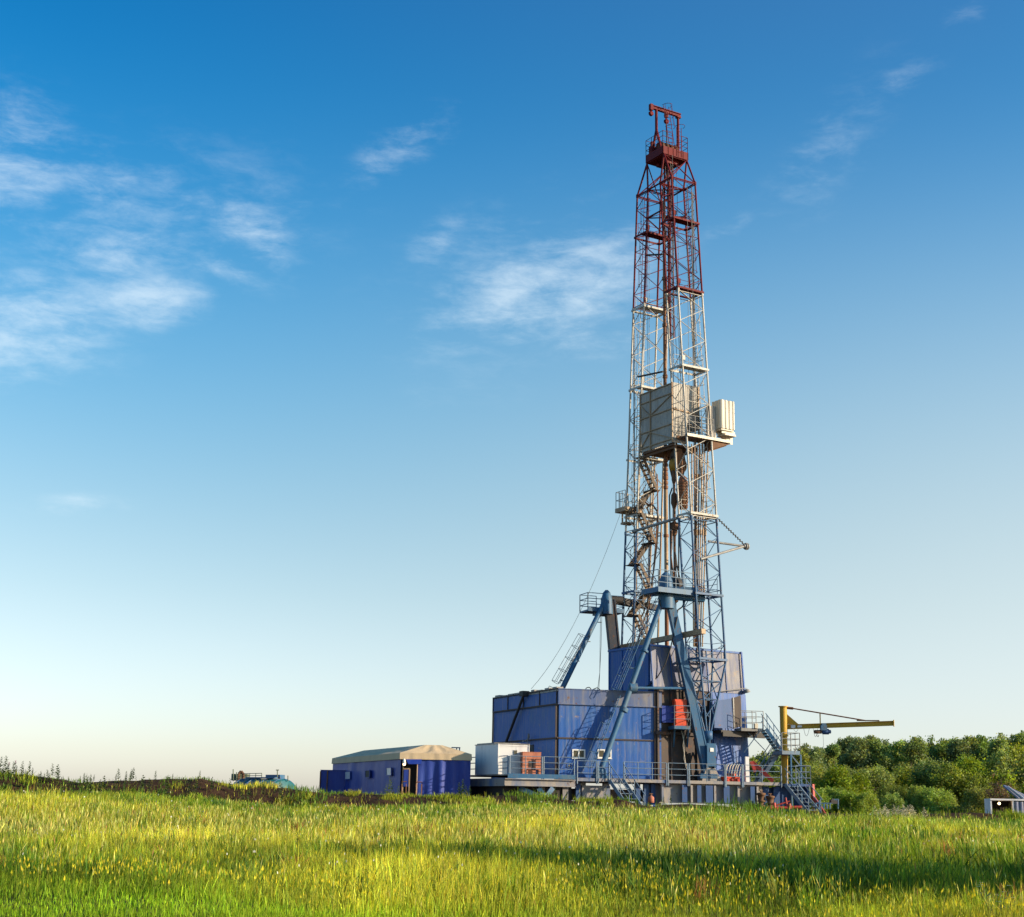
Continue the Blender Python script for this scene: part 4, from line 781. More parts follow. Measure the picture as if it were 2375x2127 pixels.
# ------------------------------------------------------------------ raised deck
def platform():
    t = thing('rig_platform', D(9, 0, 2.0), 'raised blue and beige steel platform with railings and stairs carrying all of the rig', 'rig platform')
    sL = Sz(1181, 1803, 0)[0]; sM = Sz(1334, 1815, 0)[0]; sR = Sz(1812, 1817, 0)[0]
    m = MB(); m.obox(D(sM, 0, DECK - .08), DS * (sR - sM + .0), DT * 9, Zv * .08); m.obox(D(sM, -.03, DECK - .14), DS * (sR - sM), DT * .028, Zv * .2)
    m.obox(D(sL - .1, -.1, DECK + .12), DS * (sM - sL), DT * 5.0, Zv * .08); m.slab([D(sL - .1, -.1, DECK + .12), D(sL - 2.3, 7.0, DECK + .12), D(sL + 2.0, 7.0, DECK + .12), D(sL + .0, 5, DECK + .12)][:3], Zv * .07); m.build('deck', M['girder'], t); m = MB(); m.obox(D(sL - .12, -.14, DECK - .04), DS * (sM - sL + .1), DT * .035, Zv * .28); m.build('kick_plate', M['sblue'], t)
    m = MB(); m.ibeam(D(sL - .3, .0, DECK - .3), D(sM + .0, .0, DECK - .3), .35, .46, .05); m.beam(D(sL - .15, .05, DECK - .3), D(sL - 2.3, 7, DECK - .3), .2, .5); m.build('edge_beam', M['girder'], t)
    m = MB()                                                                   # girders below the deck, plate by plate
    sF = Sz(1531, 1830, .4)[0]; zb = (Sz(1531, 1861, .4)[1] + Sz(1750, 1863, .4)[1]) / 2; s2 = Sz(1768, 1830, .4)[0]
    m.obox(D(sF, .4, zb), DS * (s2 - sF), DT * .1, Zv * (DECK - .18 - zb)); m.obox(D(sF - .1, .37, zb - .06), DS * (s2 - sF + .2), DT * .3, Zv * .055); m.obox(D(sF - .1, .22, DECK - .17), DS * (s2 - sF + .2), DT * .4, Zv * .06)
    gi = m.build('girder', M['girder'], t)
    edges = [(1531, .05, .30), (1583, .35, .32), (1599, .1, .3), (1617, .28, .3), (1640, .5, .34), (1653, .12, .32), (1680, .4, .33), (1707, .08, .3), (1740, .3, .32), (1752, .14, .3)]
    for x, w, d in edges:
        r = MB(); s = Sz(x, 1840, .4)[0]; r.obox(D(s, .4 - d, zb + .002), DS * .05, DT * (d - .003), Zv * (DECK - .24 - zb)); r.obox(D(s - w / 2 + .025, .4 - d - .05, zb + .002), DS * max(.14, w), DT * .05, Zv * (DECK - .24 - zb)); r.build('rib', M['girderblue'] if w > .2 else M['girder'], gi)  # bluer ribs stand for the shaded plates of the same paint
    m = MB()
    for x in (1250, 1305, 1345, 1400, 1500, 1520): s = Sz(x, 1840, .8)[0]; g0 = 1.9; m = MB(); m.obox(D(s, .8, g0), DS * .4, DT * .35, Zv * (DECK - .2 - g0)); m.build('support_block', M['girder'], t)
    m = MB()
    m.obox(D(sM - .3, 1.3, zb), DS * (sF - sM), DT * .12, Zv * .75); m.build('support_block', M['rustshadewall'], t); m = MB(); m.obox(D(Sz(1350, 1840, .6)[0], .6, zb + .1), DS * 1.9, DT * .1, Zv * .85); m.build('support_block', M['girder'], t)
    m = MB()
    for x in (1336, 1475, 1494, 1510, 1770, 1795): s = Sz(x, 1840, .55)[0]; m = MB(); m.obox(D(s, .55, 1.9), DS * (.42 if x > 1700 else .3), DT * .3, Zv * (DECK - .2 - 1.9)); m.build('support_block', M['girderblue'], t)
    m = MB()
    m.obox(D(Sz(1785, 1840, .9)[0], .9, 2.0), DS * 1.3, DT * .1, Zv * 1.5)
    m.build('support_block', M['girderblue'], t)
    m = MB(); m.slab([D(sL - .2, .9, 1.7), D(sM, .9, 1.7), D(sM, 6, 1.7), D(sL - 2.2, 7.2, 1.7)], Zv * (DECK - .45 - 1.7)); m.build('underdeck_shade_fill', M['dark'], t)  # added dark block, stands for the shade under the left deck
    for a, b in (((1206, 1829), (1262, 1852)), ((1281, 1828), (1264, 1852)), ((1250, 1830), (1264, 1850))):
        m = MB(); m.beam(at(*a, 96.6), at(*b, 96.2), .3, .25, DT); m.build('brace', M['sblue'], t)
    # railing panels
    xs = [1181, 1218, 1257]; R = lambda x: Sz(x, 1803, .02)[0]
    for grp, zz in (((1181, 1256), DECK + .2), ((1260, 1331), DECK + .2), ((1338, 1383), DECK), ((1387, 1412), DECK), ((1446, 1545), DECK), ((1549, 1594), DECK), ((1598, 1680), DECK), ((1683, 1720), DECK), ((1723, 1811), DECK)):
        r = MB(); n = max(1, round((grp[1] - grp[0]) / 36)); r.rail([D(R(grp[0]), -.02, zz), D(R(grp[1]), -.02, zz)], 1.15, 3, (R(grp[1]) - R(grp[0])) / n, .026)
        for x in grp: r.tube(D(R(x), -.05, zz - .3), D(R(x), -.05, zz + 1.15), .045, 6)
        r.build('railing', M['railing'], t)
    r = MB(); r.rail([D(sL - .1, 0, DECK + .2), D(sL - 2.25, 7.0, DECK + .2)], 1.15, 3, 1.9, .036); r.build('railing', M['sblue'], t)
    m = MB(); q = onplane(1097, 1735, D(0, 7, 0), DT)
    for k in (0, .35, .55): m.beam(D(sL - 2.5 + k, 7.1, 2.0), D(sL - 2.5 + k, 7.1, q.z), .07, .07, DS)
    m.beam(D(sL - 2.5, 7.1, q.z), D(sL - 1.9, 7.1, q.z), .07, .07); m.build('post_frame', M['sblue'], t)
    # stairs
    s = MB(); a = Sz(1429, 1815, 0)[0]; s.stairs(D(a, -.1, DECK - .05), D(a + .95, -1.75, 1.75), DS, .95, 6, True, .26, rr=.03); s.build('stair_flight', M['railing'], t)
    s = MB(); a = Sz(1834, 1818, 0)[0]; s.stairs(D(a, -.05, DECK - .05), D(a + .98, -1.85, 1.7), DS, .85, 8, True, .3, rr=.03); s.build('stair_flight', M['railing'], t)
    # landing at the right end
    m = MB(); s0 = Sz(1820, 1816, .1)[0]; s1 = Sz(1881, 1816, .1)[0]; m.obox(D(s0, .05, DECK - .16), DS * (s1 - s0), DT * 1.6, Zv * .16); m.obox(D(s0 + .1, 1.2, 1.6), DS * (s1 - s0 - .1), DT * .1, Zv * 2.0); m.obox(D(s1 - .25, .15, 1.6), DS * .1, DT * 1.1, Zv * 2.0); m.build('landing', M['girderblue'], t)
    m = MB(); sv = Sz(1846, 1816, .1)[0]; m.rail([D(sv, .08, DECK), D(s1 - .03, .08, DECK), D(s1 - .03, 1.6, DECK)], 1.2, 3, .8, .026); m.build('railing', M['railing'], t); m = MB(); m.rail([D(sv, 1.55, DECK), D(s1 - .03, 1.55, DECK)], 1.2, 3, .8, .03); m.build('railing', M['railing'], t)
    m = MB(); m.beam(D(s1 + .1, .1, DECK), D(s1 + .14, .0, 1.6), .18, .18); m.beam(D(s1 + .14, .0, 2.9), D(s1 + .85, -.5, 1.5), .2, .2); m.build('red_prop', M['redpipe'], t)
platform()
# pipe fittings low down on the right
def valves():
    for i, (x, y0, y1, lab) in enumerate([(1766, 1838, 1872, 'leftmost rust red valve stack standing under the right end of the platform'), (1787, 1845, 1876, 'dark rusty valve stack with red flanges under the platform, beside the right hand stairs'), (1510, 1845, 1862, 'short orange gas bottle standing by the left stairs of the platform')]):
        b = at(x, y1, 97.3 if x < 1600 else 99.0); h = at(x, y0, b.y).z - b.z
        t = thing('gas_bottle' if x < 1600 else 'valve_stack', b, lab, 'gas bottle' if x < 1600 else 'valve')
        m = MB(); m.lathe(b, Zv, [(0, .16), (.02, .2), (h * .75, .2), (h * .92, .1), (h, .06)] if x < 1600 else [(0, .3), (.12, .3), (.14, .16), (h * .35, .16), (h * .36, .28), (h * .45, .28), (h * .46, .2), (h * .8, .24), (h * .82, .3), (h * .95, .3), (h, .1)], 14); m.build('body', M['salmon'] if x < 1600 else M['rust'], t)
        m = MB(); m.tube(b + Zv * h * .98, b + Zv * (h + .12), .05, 6); m.tube(b + Zv * (h + .1) - DS * .12, b + Zv * (h + .1) + DS * .12, .04, 6); m.build('valve', M['rust'], t)
    m = MB(); y = 98.2
    for a, b, r in (((1795, 1874), (1860, 1872), .1), ((1795, 1862), (1797, 1876), .12), ((1800, 1868), (1832, 1858), .05), ((1787, 1876), (1805, 1878), .16), ((1822, 1850), (1826, 1874), .06), ((1830, 1864), (1832, 1876), .13)): m.tube(at(*a, y), at(*b, y), r, 8)
    t = tag(m.build('pipe_manifold', M['redpipe'], None, at(1810, 1876, 98.2)), 'low red pipe manifold lying on the ground under the right end of the platform', 'pipes')
    # red tank and pale hoses on the deck
    a = at(1681, 1813, 99.4); b = at(1718, 1813, 99.4); t = thing('mud_pump', V((a.x, a.y, DECK)), 'low bright red pump unit on the deck beneath a bundle of pale hoses', 'pump')
    m = MB(); q = V((a.x, a.y, DECK + .02)); m.obox(q, DS * (b - a).length, DT * .8, Zv * .35); m.lathe(q + DS * .2 + DT * .4 + Zv * .35, DS, [(0, .1), (.02, .22), (.75, .22), (.77, .1)], 12); m.build('body', M['orange'], t)
    for k in range(3): m = MB(); m.lathe(q + DS * (.15 + .38 * k) - DT * .06 + Zv * .17, DT, [(0, .05), (.01, .11), (.06, .11)], 10); m.build('flange', M['redpipe'], t)
    rng = random.Random(5)
    for k in range(6):
        x0 = 1684 + k * 6; m = MB(); d = rng.uniform(-3, 3)
        m.path([at(x0, 1802, 99.6), at(x0 - 1 + d, 1790, 99.7), at(x0 + 2 + d, 1778, 99.9), at(x0 + 6 + d, 1772, 100.2)], .045, 6)
        tag(m.build('hydraulic_hose', M['hosepale'], None, at(x0, 1802, 99.6)), 'pale hose rising in a curve from the red pump on the deck', 'hose', 'pale hoses above the red pump')
    m = MB(); m.beam(at(1745, 1768, 100.3), at(1793, 1812, 100.0), .3, .25); m.beam(at(1742, 1766, 100.2), at(1752, 1790, 100.2), .2, .2); tag(m.build('ramp_arm', M['redpipe'], None, at(1793, 1812, 100)), 'slanting red steel arm on the deck behind the railing, left of the crane column', 'steel arm')
    # blue foot of the near mast leg
    f = at(1652, 1810, 99.5); t = thing('leg_pedestal', V((f.x, f.y, DECK)), 'blue and beige hinge pedestal carrying the foot of the near mast leg', 'pedestal')
    foot = T(uR(Z_BASE) + .5, 1.0, Z_FOOT)
    m = MB(); b = V((foot.x, foot.y, DECK + .02)); m.slab([b - DS * .65 - DT * .5, b + DS * .8 - DT * .5, b + DS * .3 - DT * .5 + Zv * .9, b - DS * .3 - DT * .5 + Zv * .9], DT * .9); m.build('base', M['girder'], t)
    m = MB(); m.obox(b - DS * .3 - DT * .62 + Zv * .9, DS * .12, DT * 1.1, Zv * 1.4); m.obox(b + DS * .2 - DT * .62 + Zv * .9, DS * .12, DT * 1.1, Zv * 1.4); m.obox(b - DS * .3 - DT * .66 + Zv * 1.0, DS * .62, DT * .04, Zv * 1.5); m.build('hinge_plate', M['sblue'], t)
    m = MB(); m.obox(b - DS * .1 - DT * .69 + Zv * 1.95, DS * .25, DT * .025, Zv * .25); m.build('sign_plate', M['winframe'], t)
    # white post and blue pole near the stairs
    m = MB(); a = at(1729, 1762, 100.0); m.obox(V((a.x, a.y, DECK)), DS * .26, DT * .2, Zv * (at(1729, 1755, 100).z - DECK)); tag(m.build('white_locker', M['cabwhite'], None, V((a.x, a.y, DECK))), 'narrow white locker standing upright on the deck before the blue wall', 'locker')
valves()

# ------------------------------------------------------------------ cabin and cabinet on the left of the deck
def cabin():
    c = onplane(1154.5, 1800, D(0, .9, 0), DT); e = onplane(1226, 1800, D(0, .9, 0), DT); zt = onplane(1154.5, 1725.5, D(0, .9, 0), DT).z
    zb = DECK + .2; w = (e - c).length; az = radians(27); LD = V((-sin(az), cos(az), 0)); q = V((c.x, c.y, zb)); L = 3.4; H = zt - zb
    t = thing('site_cabin', q, 'small white site cabin with a tiny square window at the left end of the deck', 'cabin')
    m = MB(); m.slab([q, q + DS * w, q + DS * w + LD * L, q + LD * L], Zv * H); bd = m.build('body', M['cabwhite'], t)
    m = MB(); m.slab([q - DS * .03 - DT * .05 + Zv * H, q + DS * (w + .05) - DT * .05 + Zv * H, q + DS * (w + .05) + LD * (L + .05) + Zv * H, q - DS * .03 + LD * (L + .05) + Zv * H], Zv * .05); m.slab([q + DS * .1 + LD * .8 + Zv * (H + .05), q + DS * (w - .2) + LD * .8 + Zv * (H + .05), q + DS * (w - .2) + LD * L + Zv * (H + .05), q + DS * .1 + LD * L + Zv * (H + .05)], Zv * .07); m.build('roof', M['grey'], t)
    a = onplane(1191, 1749, D(0, .88, 0), DT); m = MB(); m.obox(V((a.x, a.y, a.z)) - DS * .0 - DT * .02, DS * .24, DT * .03, Zv * .25); wn = m.build('window', M['grey'], t)
    m = MB(); m.obox(a + DS * .03 - DT * .03 + Zv * .03, DS * .18, DT * .012, Zv * .19); m.build('pane', M['glass'], wn)
    m = MB(); m.beam(q - DT * .02 + Zv * .02, q - DT * .02 + Zv * H, .05, .05, DS); m.beam(q + DS * w - DT * .02, q + DS * w - DT * .02 + Zv * H, .05, .05, DS); m.obox(q + DS * (w - .85) - DT * .015, DS * .02, DT * .016, Zv * (H - .15)); m.obox(q + DS * .02 - DT * .03 + Zv * (H - .12), DS * (w - .04), DT * .03, Zv * .06); m.build('trim', M['cabwhite'], t)
    m = MB(); k = onplane(1207, 1766, D(0, .86, 0), DT); m.obox(k, DS * .07, DT * .03, Zv * .16); m.build('handle', M['dark'], t)
    a = onplane(1212, 1784, D(0, .25, 0), DT); b = onplane(1254.5, 1784, D(0, .25, 0), DT); z1 = onplane(1212, 1745, D(0, .25, 0), DT).z; w = (b - a).length
    t = thing('generator_box', V((a.x, a.y, DECK + .2)), 'faded orange generator box on legs on the deck in front of the white cabin', 'generator')
    m = MB(); m.obox(a, DS * w, DT * .6, Zv * (z1 - a.z)); m.obox(a - DS * .02 - DT * .02 + Zv * (z1 - a.z), DS * (w + .04), DT * .65, Zv * .04); bd = m.build('body', M['salmon'], t)
    m = MB(); m.obox(a + DS * w * .34 - DT * .025 + Zv * .12, DS * w * .24, DT * .024, Zv * .42); m.build('panel', M['rustshadewall'], bd)
    m = MB(); 
    for k in (0, w - .14): m.obox(V((a.x, a.y, DECK + .2)) + DS * k, DS * .14, DT * .5, Zv * (a.z - DECK - .2))
    m.obox(V((a.x, a.y, DECK + .2)) + DS * .3 + DT * .1, DS * (w - .6), DT * .35, Zv * (a.z - DECK - .22)); m.build('base', M['salmon'], t)
cabin()

# ------------------------------------------------------------------ stair tower by the crane
def stair_tower():
    t = thing('stair_tower', V((at(1815, 1870, 101).x, 101, 1.6)), 'blue steel stair tower with two landings zigzagging beside the yellow crane column', 'stairs')
    Y = 100.9; z1 = at(1747, 1689, Y).z; a = at(1718, 1690, Y); b = at(1773, 1690, Y)
    l = MB(); l.obox(V((a.x, Y - .2, z1 - .2)), DS * (b - a).length, DT * 1.3, Zv * .2); l1 = l.build('landing', M['grey'], t)
    r = MB(); A = V((a.x, Y - .2, z1)); w = (b - a).length; r.rail([A, A + DS * w], 1.15, 3, .75, .026); r.build('railing', M['grey'], l1); r = MB(); r.rail([A + DT * 1.3, A + DT * 1.3 + DS * w], 1.15, 3, .75, .026); r.build('railing', M['grey'], l1)
    z2 = at(1830, 1742, Y).z; c = at(1813, 1744, Y - .3); d = at(1857, 1744, Y - .3); w2 = (d - c).length
    l = MB(); l.obox(V((c.x, Y - .5, z2 - .24)), DS * w2, DT * 1.6, Zv * .24); l2 = l.build('landing', M['railing'], t)
    r = MB(); A2 = V((c.x, Y - .5, z2)); r.rail([A2, A2 + DS * w2, A2 + DS * w2 + DT * 1.5], 1.2, 3, .65, .026); r.build('railing', M['grey'], l2); r = MB(); r.rail([A2 + DT * 1.5 + DS * .6, A2 + DT * 1.5 + DS * w2], 1.2, 3, .7, .03); r.build('railing', M['grey'], l2)
    s = MB(); s.stairs(V((b.x, Y + .3, z1 - .03)), V((c.x, Y + .3, z2 - .05)), DT, .8, 8, True, .3, 0, 1, .03); s.build('stair_flight', [M['sblue'], M['dark']], t)
    e = at(1756, 1812, Y + 1.2); s = MB(); s.stairs(V((c.x, Y + 1.4, z2 - .05)), V((e.x, Y + 1.6, DECK)), DT, .75, 9, True, .26, 0, 1, .028); s.build('stair_flight', [M['railing'], M['dark']], t)
    for x, yy in ((1834, -.35), (1856.5, -.35), (1834, 1.0), (1857, 1.0)):
        p = at(x, 1744, Y + yy); m = MB(); m.beam(V((p.x, Y + yy, 1.6)), V((p.x, Y + yy, z2 - .24)), .09, .09, DS); m.build('support_post', M['sblue'], t)
    m = MB(); p = at(1834, 1750, Y - .35); q = at(1857, 1778, Y - .35); m.beam(p, q, .08, .08); m.beam(at(1726, 1745, Y + .2), at(1765, 1692, Y + .2), .06, .06); m.beam(at(1736, 1700, Y + .6), at(1774, 1740, Y + .6), .05, .05); m.tube(at(1740, 1765, Y), at(1766, 1790, Y), .03, 5); m.build('brace', M['railing'], t)
    m = MB(); k = at(1751, 1681, Y - .1); m.obox(V((k.x, k.y, z1)), DS * .22, DT * .25, Zv * .32); m.build('box', M['cream'], l1)
stair_tower()

# ------------------------------------------------------------------ yellow jib crane
def jib():
    Y = 102.2; t = thing('jib_crane', V((at(1817, 1860, Y).x, Y, 1.6)), 'yellow jib crane with a long boom reaching right above the trees', 'crane')
    top = at(1816.5, 1640, Y); x = top.x; m = MB(); zr = at(1816, 1697, Y).z
    m.lathe(V((x, Y, 1.6)), Zv, [(0, .23), (zr - 1.9, .23)], 18); m.build('mast_post', M['brown'] if False else M['yellow'], t)
    m = MB(); m.lathe(V((x, Y, zr - .3)), Zv, [(0, .25), (top.z - zr + .3, .25)], 20); m.lathe(V((x, Y, top.z)), Zv, [(0, .34), (.06, .34)], 20); m.lathe(V((x, Y, zr - .32)), Zv, [(0, .3), (.1, .3)], 18); cl = m.build('column', M['yellow'], t)
    p = at(1826, 1686, Y); q = at(2073, 1677.5, Y - 2.2); m = MB(); m.ibeam(p, q, .24, .32, .035); m.build('boom', M['yellow'], t)
    d = (q - p).normalized(); m = MB(); m.slab([p + Zv * .17 + V((-.1, -.02, 0)), p + Zv * .17 + d * .75 + V((0, -.02, 0)), p + Zv * .95 + V((-.1, -.02, 0))], V((0, .05, 0))); m.build('gusset', M['yellow'], t)
    m = MB(); a = at(1826, 1641, Y); b = at(2008, 1671.5, Y - 1.65); m.tube(a, b, .045, 6); m.tube(a - d * .2, a + d * .4 - Zv * .08, .09, 6); m.beam(b - d * .6 + Zv * .03, b + d * .9 - Zv * .03, .1, .07); m.build('tie_rod', M['brown'], t)
    m = MB(); f = .315; m.beam(p.lerp(q, f) + Zv * .15, a.lerp(b, f * (q - p).length / (b - a).length), .06, .06, DS); m.build('strut', M['yellow'], t)
    m = MB(); m.beam(q - Zv * .22, q + Zv * .22, .3, .05, d); m.build('end_stop', M['yellow'], t)
    m = MB()
    for x0, x1, y0, y1 in ((1840, 1852, 1689, 1697), (1864, 1877, 1689, 1707), (1886, 1897, 1689, 1709)):
        pts = []
        for k in range(9): s = k / 8; pts.append(at(x0 + (x1 - x0) * s, y0 + (y1 - y0) * (1 - (2 * s - 1) ** 2), Y - .6))
        m.path(pts, .014, 4)
    m.build('festoon_cable', M['rope'], t)
    m = MB(); k = p + d * .22; m.obox(k - V((0, .14, .1)), d * .3, V((0, .01, 0)), Zv * .2); m.obox(k + d * .45 - V((0, .14, .07)), d * .3, V((0, .01, 0)), Zv * .14); m.build('sticker', M['winframe'], t)
    h = at(1909, 1690, Y - .85); t = thing('chain_hoist', h, 'blue electric hoist hanging under the boom of the yellow crane', 'hoist')
    m = MB(); m.obox(h + V((-.18, -.2, -.12)), V((.42, 0, 0)), V((0, .4, 0)), Zv * .34); m.obox(h + V((-.1, -.16, .2)), V((.3, 0, 0)), V((0, .32, 0)), Zv * .16); m.build('trolley', M['sblue'], t)
    m = MB(); m.lathe(h + V((-.62, 0, -.22)), (1, 0, 0), [(0, .1), (.03, .13), (.5, .13), (.52, .05)], 12); m.build('motor', M['rust'], t)
    m = MB(); m.lathe(h + V((-.08, 0, -.2)), (1, 0, 0), [(0, .1), (.03, .19), (.45, .19), (.5, .12), (.6, .12), (.62, .04)], 14); m.build('drum', M['girderblue'], t)
    m = MB(); m.tube(h + V((-.02, 0, -.2)), h + V((0, 0, -1.35)), .012, 4); m.path([h + V((-.4, 0, -.3)), h + V((-.45, 0, -.48)), h + V((-.36, 0, -.56)), h + V((-.3, 0, -.42))], .025, 4); m.build('hook_chain', M['rope'], t)
jib()
def blue_rack():
    a = at(1898, 1874, 99.2); t = thing('pipe_rack', V((a.x, a.y, gz(a.x, a.y))), 'low blue pipe rack half hidden in the grass right of the red prop', 'rack')
    m = MB()
    for x0, y0 in ((1900, 1856), (1918, 1862), (1925, 1862), (1944, 1854), (1911, 1862), (1893, 1862)): m.beam(at(x0, 1876, 99.2), at(x0, y0, 99.2), .07, .07, DS)
    m.beam(at(1892, 1863, 99.2), at(1930, 1863, 99.2), .06, .07); m.beam(at(1930, 1854.5, 99.4), at(1945, 1854.5, 99.4), .08, .1); m.build('frame', M['sblue'], t)
    m = MB(); m.obox(at(1928, 1864, 99.6), DS * .45, DT * .3, Zv * .25); m.build('box', M['dark'], t)
blue_rack()

# ------------------------------------------------------------------ big blue tent and the small one beside it
def cloth(mb, p00, p10, p11, p01, nu, nv, amp, freq, nrm, seed, th=.03):
    """a hanging cloth: rectangle with folds running down it, given a back so that it has thickness"""
    p00, p10, p11, p01 = map(V, (p00, p10, p11, p01)); nrm = V(nrm); rng = random.Random(seed); ph = [rng.uniform(0, 6.28) for _ in range(5)]; fr = [freq * rng.uniform(.4, 1.8) for _ in range(5)]
    front = []
    for j in range(nv + 1):
        for i in range(nu + 1):
            s, t = i / nu, j / nv; p = (p00 * (1 - s) + p10 * s) * (1 - t) + (p01 * (1 - s) + p11 * s) * t
            w = sum(sin(fr[k] * s * 6.28 + ph[k] + t * (k - 2) * .9) for k in range(5)) / 5; e = min(1, 8 * s, 8 * (1 - s)); front.append(p + nrm * (amp * w * (.35 + .65 * (1 - t)) * e))
    n = len(front); back = [p - nrm * th for p in front]; fs = []; W_ = nu + 1
    for j in range(nv):
        for i in range(nu): a = j * W_ + i; fs += [(a, a + 1, a + W_ + 1, a + W_), (n + a + 1, n + a, n + a + W_, n + a + W_ + 1)]
    mb.add(front + back, fs, True)
def tent():
    Y = 97.5; C = at(930, 1760, Y); zE = C.z; az1 = radians(3); R_ = V((cos(az1), sin(az1), 0)); az2 = radians(24); L_ = V((-sin(az2), cos(az2), 0))
    e = onplane(1092, 1761, C, V((-R_.y, R_.x, 0))); w = V((e.x - C.x, e.y - C.y, 0)).length; f = onplane(772, 1772, C, V((cos(az2), sin(az2), 0))); Ln = V((f.x - C.x, f.y - C.y, 0)).length; Ln = min(max(Ln, 11), 18)
    nF = V((R_.y, -R_.x, 0)); nL = V((-cos(az2), -sin(az2), 0)); zb = 2.1; H = zE - zb; B = V((C.x, C.y, zb))
    t = thing('canvas_tent', B, 'large blue tarpaulin tent with a beige canvas roof, standing left of the rig', 'tent')
    do0, do1 = w * .03, w * .235
    m = MB(); cloth(m, B + R_ * do1, B + R_ * w, B + R_ * w + Zv * H, B + R_ * do1 + Zv * H, 46, 8, .18, 3.0, nF, 4); fr = m.build('front_wall', M['tarpblue'], t)
    m = MB(); cloth(m, B + L_ * Ln, B, B + Zv * H, B + L_ * Ln + Zv * H, 70, 8, .14, 6, nL, 8); sw = m.build('side_wall', M['tarpblue'], t)
    m = MB(); cloth(m, B + R_ * w, B + R_ * w + L_ * Ln, B + R_ * w + L_ * Ln + Zv * H, B + R_ * w + Zv * H, 40, 4, .06, 6, R_, 9); m.build('side_wall', M['tarpblue'], t)
    m = MB(); cloth(m, B + R_ * w + L_ * Ln, B + L_ * Ln, B + L_ * Ln + Zv * H, B + R_ * w + L_ * Ln + Zv * H, 20, 4, .06, 6, L_, 10); m.build('rear_wall', M['tarpblue'], t)
    # roof: skirt, then low hipped canvas with a flat crown
    zR = at(990, 1729, Y).z + .06; o = .08; ins = 1.1
    e0 = [B + nF * o + nL * o, B + R_ * (w + o) + nF * o, B + R_ * (w + o) + L_ * (Ln + o), B + L_ * (Ln + o) + nL * o]
    zs0 = zE - .02; zs1 = zE + .38
    lo = [V((p.x, p.y, zs0)) for p in e0]; mi = [V((p.x, p.y, zs1)) + (B + R_ * w / 2 + L_ * Ln / 2 - p) * .006 for p in e0]
    hi = [B + R_ * (w * .385) + L_ * .55, B + R_ * (w * .63) + L_ * .55, B + R_ * (w * .63) + L_ * (Ln - 1.6), B + R_ * (w * .385) + L_ * (Ln - 1.6)]; hi = [V((p.x, p.y, zR)) for p in hi]
    m = MB()
    def patch(a, b, c, d, nu, nv, sag, seed):
        rng = random.Random(seed); fr_ = []
        for j in range(nv + 1):
            for i in range(nu + 1):
                s, q = i / nu, j / nv; p = (a * (1 - s) + b * s) * (1 - q) + (d * (1 - s) + c * s) * q
                k = sin(pi * q) * (sag * (.5 + .5 * sin(s * nu * 1.05 + seed)) + .05 * rng.uniform(-1, 1)) * min(1, 6 * s, 6 * (1 - s)); fr_.append(p - Zv * k)
        W_ = nu + 1; n = len(fr_); fs = []
        for j in range(nv):
            for i in range(nu): x = j * W_ + i; fs += [(x, x + 1, x + W_ + 1, x + W_), (n + x + 1, n + x, n + x + W_, n + x + W_ + 1)]
        m.add(fr_ + [p - Zv * .04 for p in fr_], fs, True)
    for k in range(4):
        j = (k + 1) % 4; nu = 34 if k % 2 else 18
        patch(mi[k], mi[j], hi[j], hi[k], nu, 8, .11, k + 2)
    patch(hi[0], hi[1], hi[2], hi[3], 6, 30, .05, 9); rf = m.build('roof', M['canvas'], t)
    m = MB()
    for k in range(4):
        j = (k + 1) % 4; cloth(m, lo[k], lo[j], mi[j], mi[k], 30, 2, .03, 5, (nF, R_, L_, nL)[k], 20 + k)
    m.build('valance', M['canvas'], rf)
    def onL(x, y): return onplane(x, y, B + nL * .12, V((cos(az2), sin(az2), 0)))
    for (x0, y0, x1, y1, mt) in ((801, 1789, 813, 1808, 'canvasclear'), (848, 1786, 858, 1804, 'dark'), (897, 1780, 908, 1799, 'canvasclear')):
        m = MB(); m.slab([onL(x0, y1), onL(x1, y1 - 1), onL(x1, y0), onL(x0, y0 + 1)], nL * .02); wd = m.build('window', M[mt], t)
        m = MB(); a, b, c, d = onL(x0, y1), onL(x1, y1 - 1), onL(x1, y0), onL(x0, y0 + 1)
        for p, q in ((a, b), (b, c), (c, d), (d, a)): m.beam(p + nL * .02, q + nL * .02, .05, .05)
        m.build('window_hem', M['tarpblue'], wd)
    # doorway, open door, lamp
    m = MB(); m.obox(B + R_ * do0 - nF * .9, R_ * (do1 - do0), nF * .05, Zv * H); m.obox(B + R_ * (do1 - .02) - nF * .86, R_ * .04, nF * .8, Zv * H); m.build('doorway_shade_panel', M['dark'], t)  # dark panels set in to stand for the shade inside the tent
    m = MB(); x0, x1 = w * .035, w * .13; zd = at(940, 1783, Y).z
    for a, b in ((B + R_ * x0, B + R_ * x0 + Zv * (H - .1)), (B + R_ * do1, B + R_ * do1 + Zv * (H - .35))): m.tube(a + nF * .06, b + nF * .06, .045, 6)
    for a, b in ((B + R_ * x1, V(((B + R_ * x1).x, (B + R_ * x1).y, zd))), (V(((B + R_ * x0).x, (B + R_ * x0).y, zd)), V(((B + R_ * x1).x, (B + R_ * x1).y, zd)))): m.beam(a + nF * .1, b + nF * .1, .1, .08, R_ if abs((a - b).z) > .5 else Zv)
    df = m.build('door_frame', M['tan'], t)
    m = MB(); m.obox(B + R_ * (x0 + .06) + nF * .1 + Zv * 1.0, R_ * (x1 - x0 - .1), nF * .03, Zv * (zd - zb - 1.05)); m.build('door', M['tarpblue'], t)
    m = MB(); m.slab([B + R_ * (w * .07) + Zv * (H - .05) + nF * .15, B + R_ * (w * .3) + Zv * (H - .03) + nF * .15, B + R_ * (w * .29) + Zv * (H - .34) + nF * .45, B + R_ * (w * .11) + Zv * (H - .36) + nF * .45], nF * .02 + Zv * .02); m.build('door_flap', M['tarpblue'], t)
